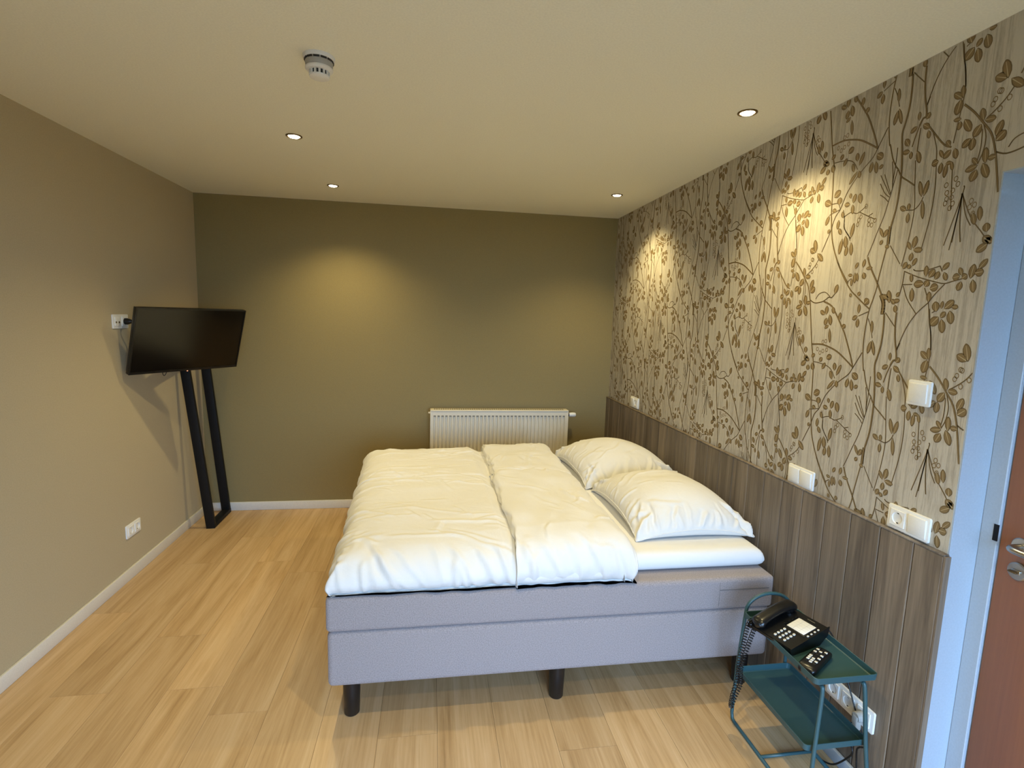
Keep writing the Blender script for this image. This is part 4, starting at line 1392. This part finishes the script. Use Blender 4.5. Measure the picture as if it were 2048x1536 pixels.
def prism(name, prof, v0, v1, mat, parent, bevel=0.0):
    """prof: (u, z) outline, extruded along v"""
    n = len(prof)
    verts = [(u, v0, z) for u, z in prof] + [(u, v1, z) for u, z in prof]
    faces = [tuple(range(n)), tuple(range(n, 2 * n))[::-1]] + [(k, (k + 1) % n, n + (k + 1) % n, n + k) for k in range(n)]
    bm = bmesh.new()
    me = mesh(name, verts, faces)
    bm.from_mesh(me)
    bpy.data.meshes.remove(me)
    if bevel:
        bmesh.ops.bevel(bm, geom=list(bm.edges), offset=bevel, segments=2, affect='EDGES')
    return link(name, bm_done(name, bm, True, 35), mat, parent)


ZF, ZB = 0.024, 0.058


def top_z(u):
    return ZF + (ZB - ZF) * u / PU


prism('base', [(0.004, 0.012), (0.0, ZF), (PU, ZB), (PU - 0.006, 0.03), (PU - 0.05, 0.0), (0.02, 0.0)], 0.0, PV, M['black_plastic'], phone, 0.003)
sl = math.atan2(ZB - ZF, PU)


def on_top(o, u, v, lift=0.0):
    o.location = (u, v, top_z(u) + lift)
    o.rotation_euler = (0, -sl, 0)
    return o


card = on_top(plate('card_window', 0.084, 0.082, 0.0016, M['black_plastic'], phone, (0, 0, 0), 0.003, 0.0006), 0.133, 0.058)
cd = plate('index_card', 0.070, 0.068, 0.0006, M['card'], card, (0, 0, 0.0016), 0.001, 0.0002)
bm = bmesh.new()
for k in range(5):
    bm_box(bm, -0.03 + k * 0.014, -0.0295 + k * 0.014, -0.032, 0.032, 0.0006, 0.0009)
for k in (-1, 1):
    bm_box(bm, -0.032, 0.032, k * 0.0115 - 0.0003, k * 0.0115 + 0.0003, 0.0006, 0.0009)
link('printed_lines', bm_done('printed_lines', bm), M['card_line'], card).location = (0, 0, 0.0016)
kv, kf = plate_data(0.0105, 0.0085, 0.003, 0.004, 0.0008)
key_me = mesh('key', kv, kf)
key_me.materials.append(M['key_white'])


def digit_mesh(ch):
    c = bpy.data.curves.new('digit', 'FONT')
    c.body = ch
    c.size = 0.0065
    c.align_x = 'CENTER'
    c.align_y = 'CENTER'
    o = bpy.data.objects.new('digit', c)
    COL.objects.link(o)
    dg = bpy.context.evaluated_depsgraph_get()
    me = bpy.data.meshes.new_from_object(o.evaluated_get(dg))
    bpy.data.objects.remove(o)
    me.materials.clear()
    return me


for i, row in enumerate(('123', '456', '789', '*0#')):
    for j, ch in enumerate(row):
        o = bpy.data.objects.new('key', key_me)
        COL.objects.link(o)
        o.parent = phone
        on_top(o, 0.075 - i * 0.0165, 0.083 - j * 0.019, 0.0002)
        try:
            link('digit', digit_mesh(ch), M['hole'], o, (0, 0, 0.0031), (0, 0, -math.pi / 2))
        except Exception:
            pass
sk_v, sk_f = plate_data(0.008, 0.006, 0.0025, 0.002, 0.0006)
sk_me = mesh('memory_key', sk_v, sk_f)
sk_me.materials.append(M['key_white'])
for k in range(4):
    o = bpy.data.objects.new('memory_key', sk_me)
    COL.objects.link(o)
    o.parent = phone
    on_top(o, 0.105 + k * 0.019, 0.0125, 0.0002)
bk_me = mesh('function_key', sk_v, sk_f)
bk_me.materials.append(M['black_plastic'])
for k in range(4):
    o = bpy.data.objects.new('function_key', bk_me)
    COL.objects.link(o)
    o.parent = phone
    on_top(o, 0.105 + k * 0.019, 0.103, 0.0004)
on_top(plate('name_strip', 0.003, 0.03, 0.0006, M['steel'], phone, (0, 0, 0), 0.001, 0.0002), 0.188, 0.058)
# handset along the far side
cradle = prism('cradle', [(0.0, 0.012), (0.0, ZF + 0.004), (PU, ZB + 0.004), (PU, 0.02)], PV, PV + 0.012, M['black_plastic'], phone, 0.003)
hs_pts, hs_w, hs_h = [], [], []
verts, faces = [], []
ns, nk = 21, 14
for i in range(ns):
    t = i / (ns - 1)
    u = -0.002 + t * (PU + 0.002)
    e = abs(2 * t - 1)
    zc = top_z(u) + 0.016 + 0.012 * (1 - e ** 2)
    wd = 0.024 + 0.005 * e ** 3
    ht = 0.012 + 0.006 * e ** 3
    capf = math.sqrt(max(0.0, 1 - max(0, (e - 0.86) / 0.14) ** 2))
    wd, ht = wd * max(capf, 0.12), ht * max(capf, 0.12)
    zc -= 0.004 * e ** 4
    for k in range(nk):
        a = 2 * math.pi * k / nk
        cx, sx = math.cos(a), math.sin(a)
        sq = lambda q: math.copysign(abs(q) ** 0.75, q)
        verts.append((u, 0.147 + wd * sq(cx), zc + ht * sq(sx)))
for i in range(ns - 1):
    for k in range(nk):
        k2 = (k + 1) % nk
        faces.append((i * nk + k, i * nk + k2, (i + 1) * nk + k2, (i + 1) * nk + k))
faces.append(tuple(range(nk))[::-1])
faces.append(tuple((ns - 1) * nk + k for k in range(nk)))
hs = link('handset', mesh('handset', verts, faces, True), M['black_plastic'], phone)
for u in (0.022, PU - 0.026):
    lathe('ear_cup', [(0.021, 0.0), (0.024, 0.012), (0.02, 0.02)], M['black_plastic'], hs, 24, (u, 0.147, top_z(u) + 0.002), (0, -sl, 0))


def coil(path, r, pitch, wire, name, parent):
    P = smooth_path(path, 10)
    ds = [0.0]
    for a, b in zip(P[:-1], P[1:]):
        ds.append(ds[-1] + (b - a).length)
    tot = ds[-1]
    n = int(tot / pitch * 9)
    pts = []
    k = 0
    for i in range(n + 1):
        s = tot * i / n
        while k < len(ds) - 2 and ds[k + 1] < s:
            k += 1
        f = (s - ds[k]) / max(ds[k + 1] - ds[k], 1e-9)
        c = P[k].lerp(P[k + 1], f)
        t = (P[k + 1] - P[k]).normalized()
        sd = t.cross(Vector((0, 1, 0.3))).normalized()
        up = sd.cross(t)
        a = 2 * math.pi * s / pitch
        pts.append(c + sd * (r * math.cos(a)) + up * (r * math.sin(a)))
    return tube(name, pts, wire, M['black_plastic'], parent, 5)


def to_phone(p):
    d = Vector(p) - Vector((3.050, 1.520, 0.4865))
    c, s = math.cos(-PH_YAW), math.sin(-PH_YAW)
    return Vector((d.x * c - d.y * s, d.x * s + d.y * c, d.z))


cord_path = [(3.016, 1.70, 0.515), (3.012, 1.712, 0.49), (3.008, 1.722, 0.42), (3.000, 1.73, 0.33), (3.004, 1.735, 0.25), (2.990, 1.737, 0.17), (2.996, 1.748, 0.115), (3.010, 1.748, 0.16), (3.022, 1.74, 0.22), (3.008, 1.725, 0.30), (3.022, 1.715, 0.40), (3.030, 1.702, 0.47), (3.034, 1.695, 0.515)]
coil([to_phone(p) for p in cord_path], 0.0078, 0.0122, 0.0017, 'coiled_cord', phone)
tube('cord_lead', [to_phone(p) for p in smooth_path([(3.016, 1.70, 0.515), (3.03, 1.69, 0.518), (3.05, 1.668, 0.51)], 5)], 0.002, M['black_plastic'], phone, 6)

tube('line_cord', [to_phone(p) for p in smooth_path([(3.20, 1.66, 0.515), (3.275, 1.63, 0.512), (3.295, 1.58, 0.45), (3.315, 1.49, 0.26), (3.31, 1.44, 0.19), (3.305, 1.455, 0.165), (3.31, 1.468, 0.14), (3.311, 1.462, 0.08), (3.31, 1.45, 0.006)], 8)], 0.0028, M['black_plastic'], phone, 6)

# ------------------------------------------------------------------ remote control
rem = tag(empty('remote_control', (3.112, 1.476, 0.4862), (0, 0, math.radians(30))), 'black remote control with pale buttons lying on the side table', 'remote control')
rem.scale = (1.12, 1.12, 1.05)
verts, faces = [], []
ns, nk = 17, 16
for i in range(ns):
    t = i / (ns - 1)
    u = (t - 0.5) * 0.15
    e = abs(2 * t - 1)
    capf = math.sqrt(max(0.02, 1 - max(0, (e - 0.8) / 0.2) ** 2))
    wd = (0.0265 - 0.004 * t) * (0.72 + 0.28 * capf)
    ht = (0.0115 + 0.003 * math.sin(math.pi * t)) * (0.6 + 0.4 * capf)
    for k in range(nk):
        a = 2 * math.pi * k / nk
        sq = lambda q: math.copysign(abs(q) ** 0.6, q)
        verts.append((u, wd * sq(math.cos(a)), ht + ht * sq(math.sin(a))))
for i in range(ns - 1):
    for k in range(nk):
        k2 = (k + 1) % nk
        faces.append((i * nk + k, i * nk + k2, (i + 1) * nk + k2, (i + 1) * nk + k))
faces.append(tuple(range(nk))[::-1])
faces.append(tuple((ns - 1) * nk + k for k in range(nk)))
link('shell', mesh('shell', verts, faces, True), M['black_plastic'], rem)
bv, bf = plate_data(0.0075, 0.0085, 0.0025, 0.002, 0.0006)
bw = mesh('button', bv, bf)
bw.materials.append(M['key_white'])
bd = mesh('button', bv, bf)
bd.materials.append(M['black_plastic'])
pat = ['.W.', 'WWW', '.WW', 'W.W', '...', 'W..', '..W', '.W.', 'W.W', '...']
for i, row in enumerate(pat):
    for j, ch in enumerate(row):
        u = -0.042 + i * 0.0105
        t = u / 0.15 + 0.5
        z = 2 * (0.0115 + 0.003 * math.sin(math.pi * t)) - 0.0012
        o = bpy.data.objects.new('button', bw if ch == 'W' else bd)
        COL.objects.link(o)
        o.parent = rem
        o.location = (u, (j - 1) * 0.0115, z)
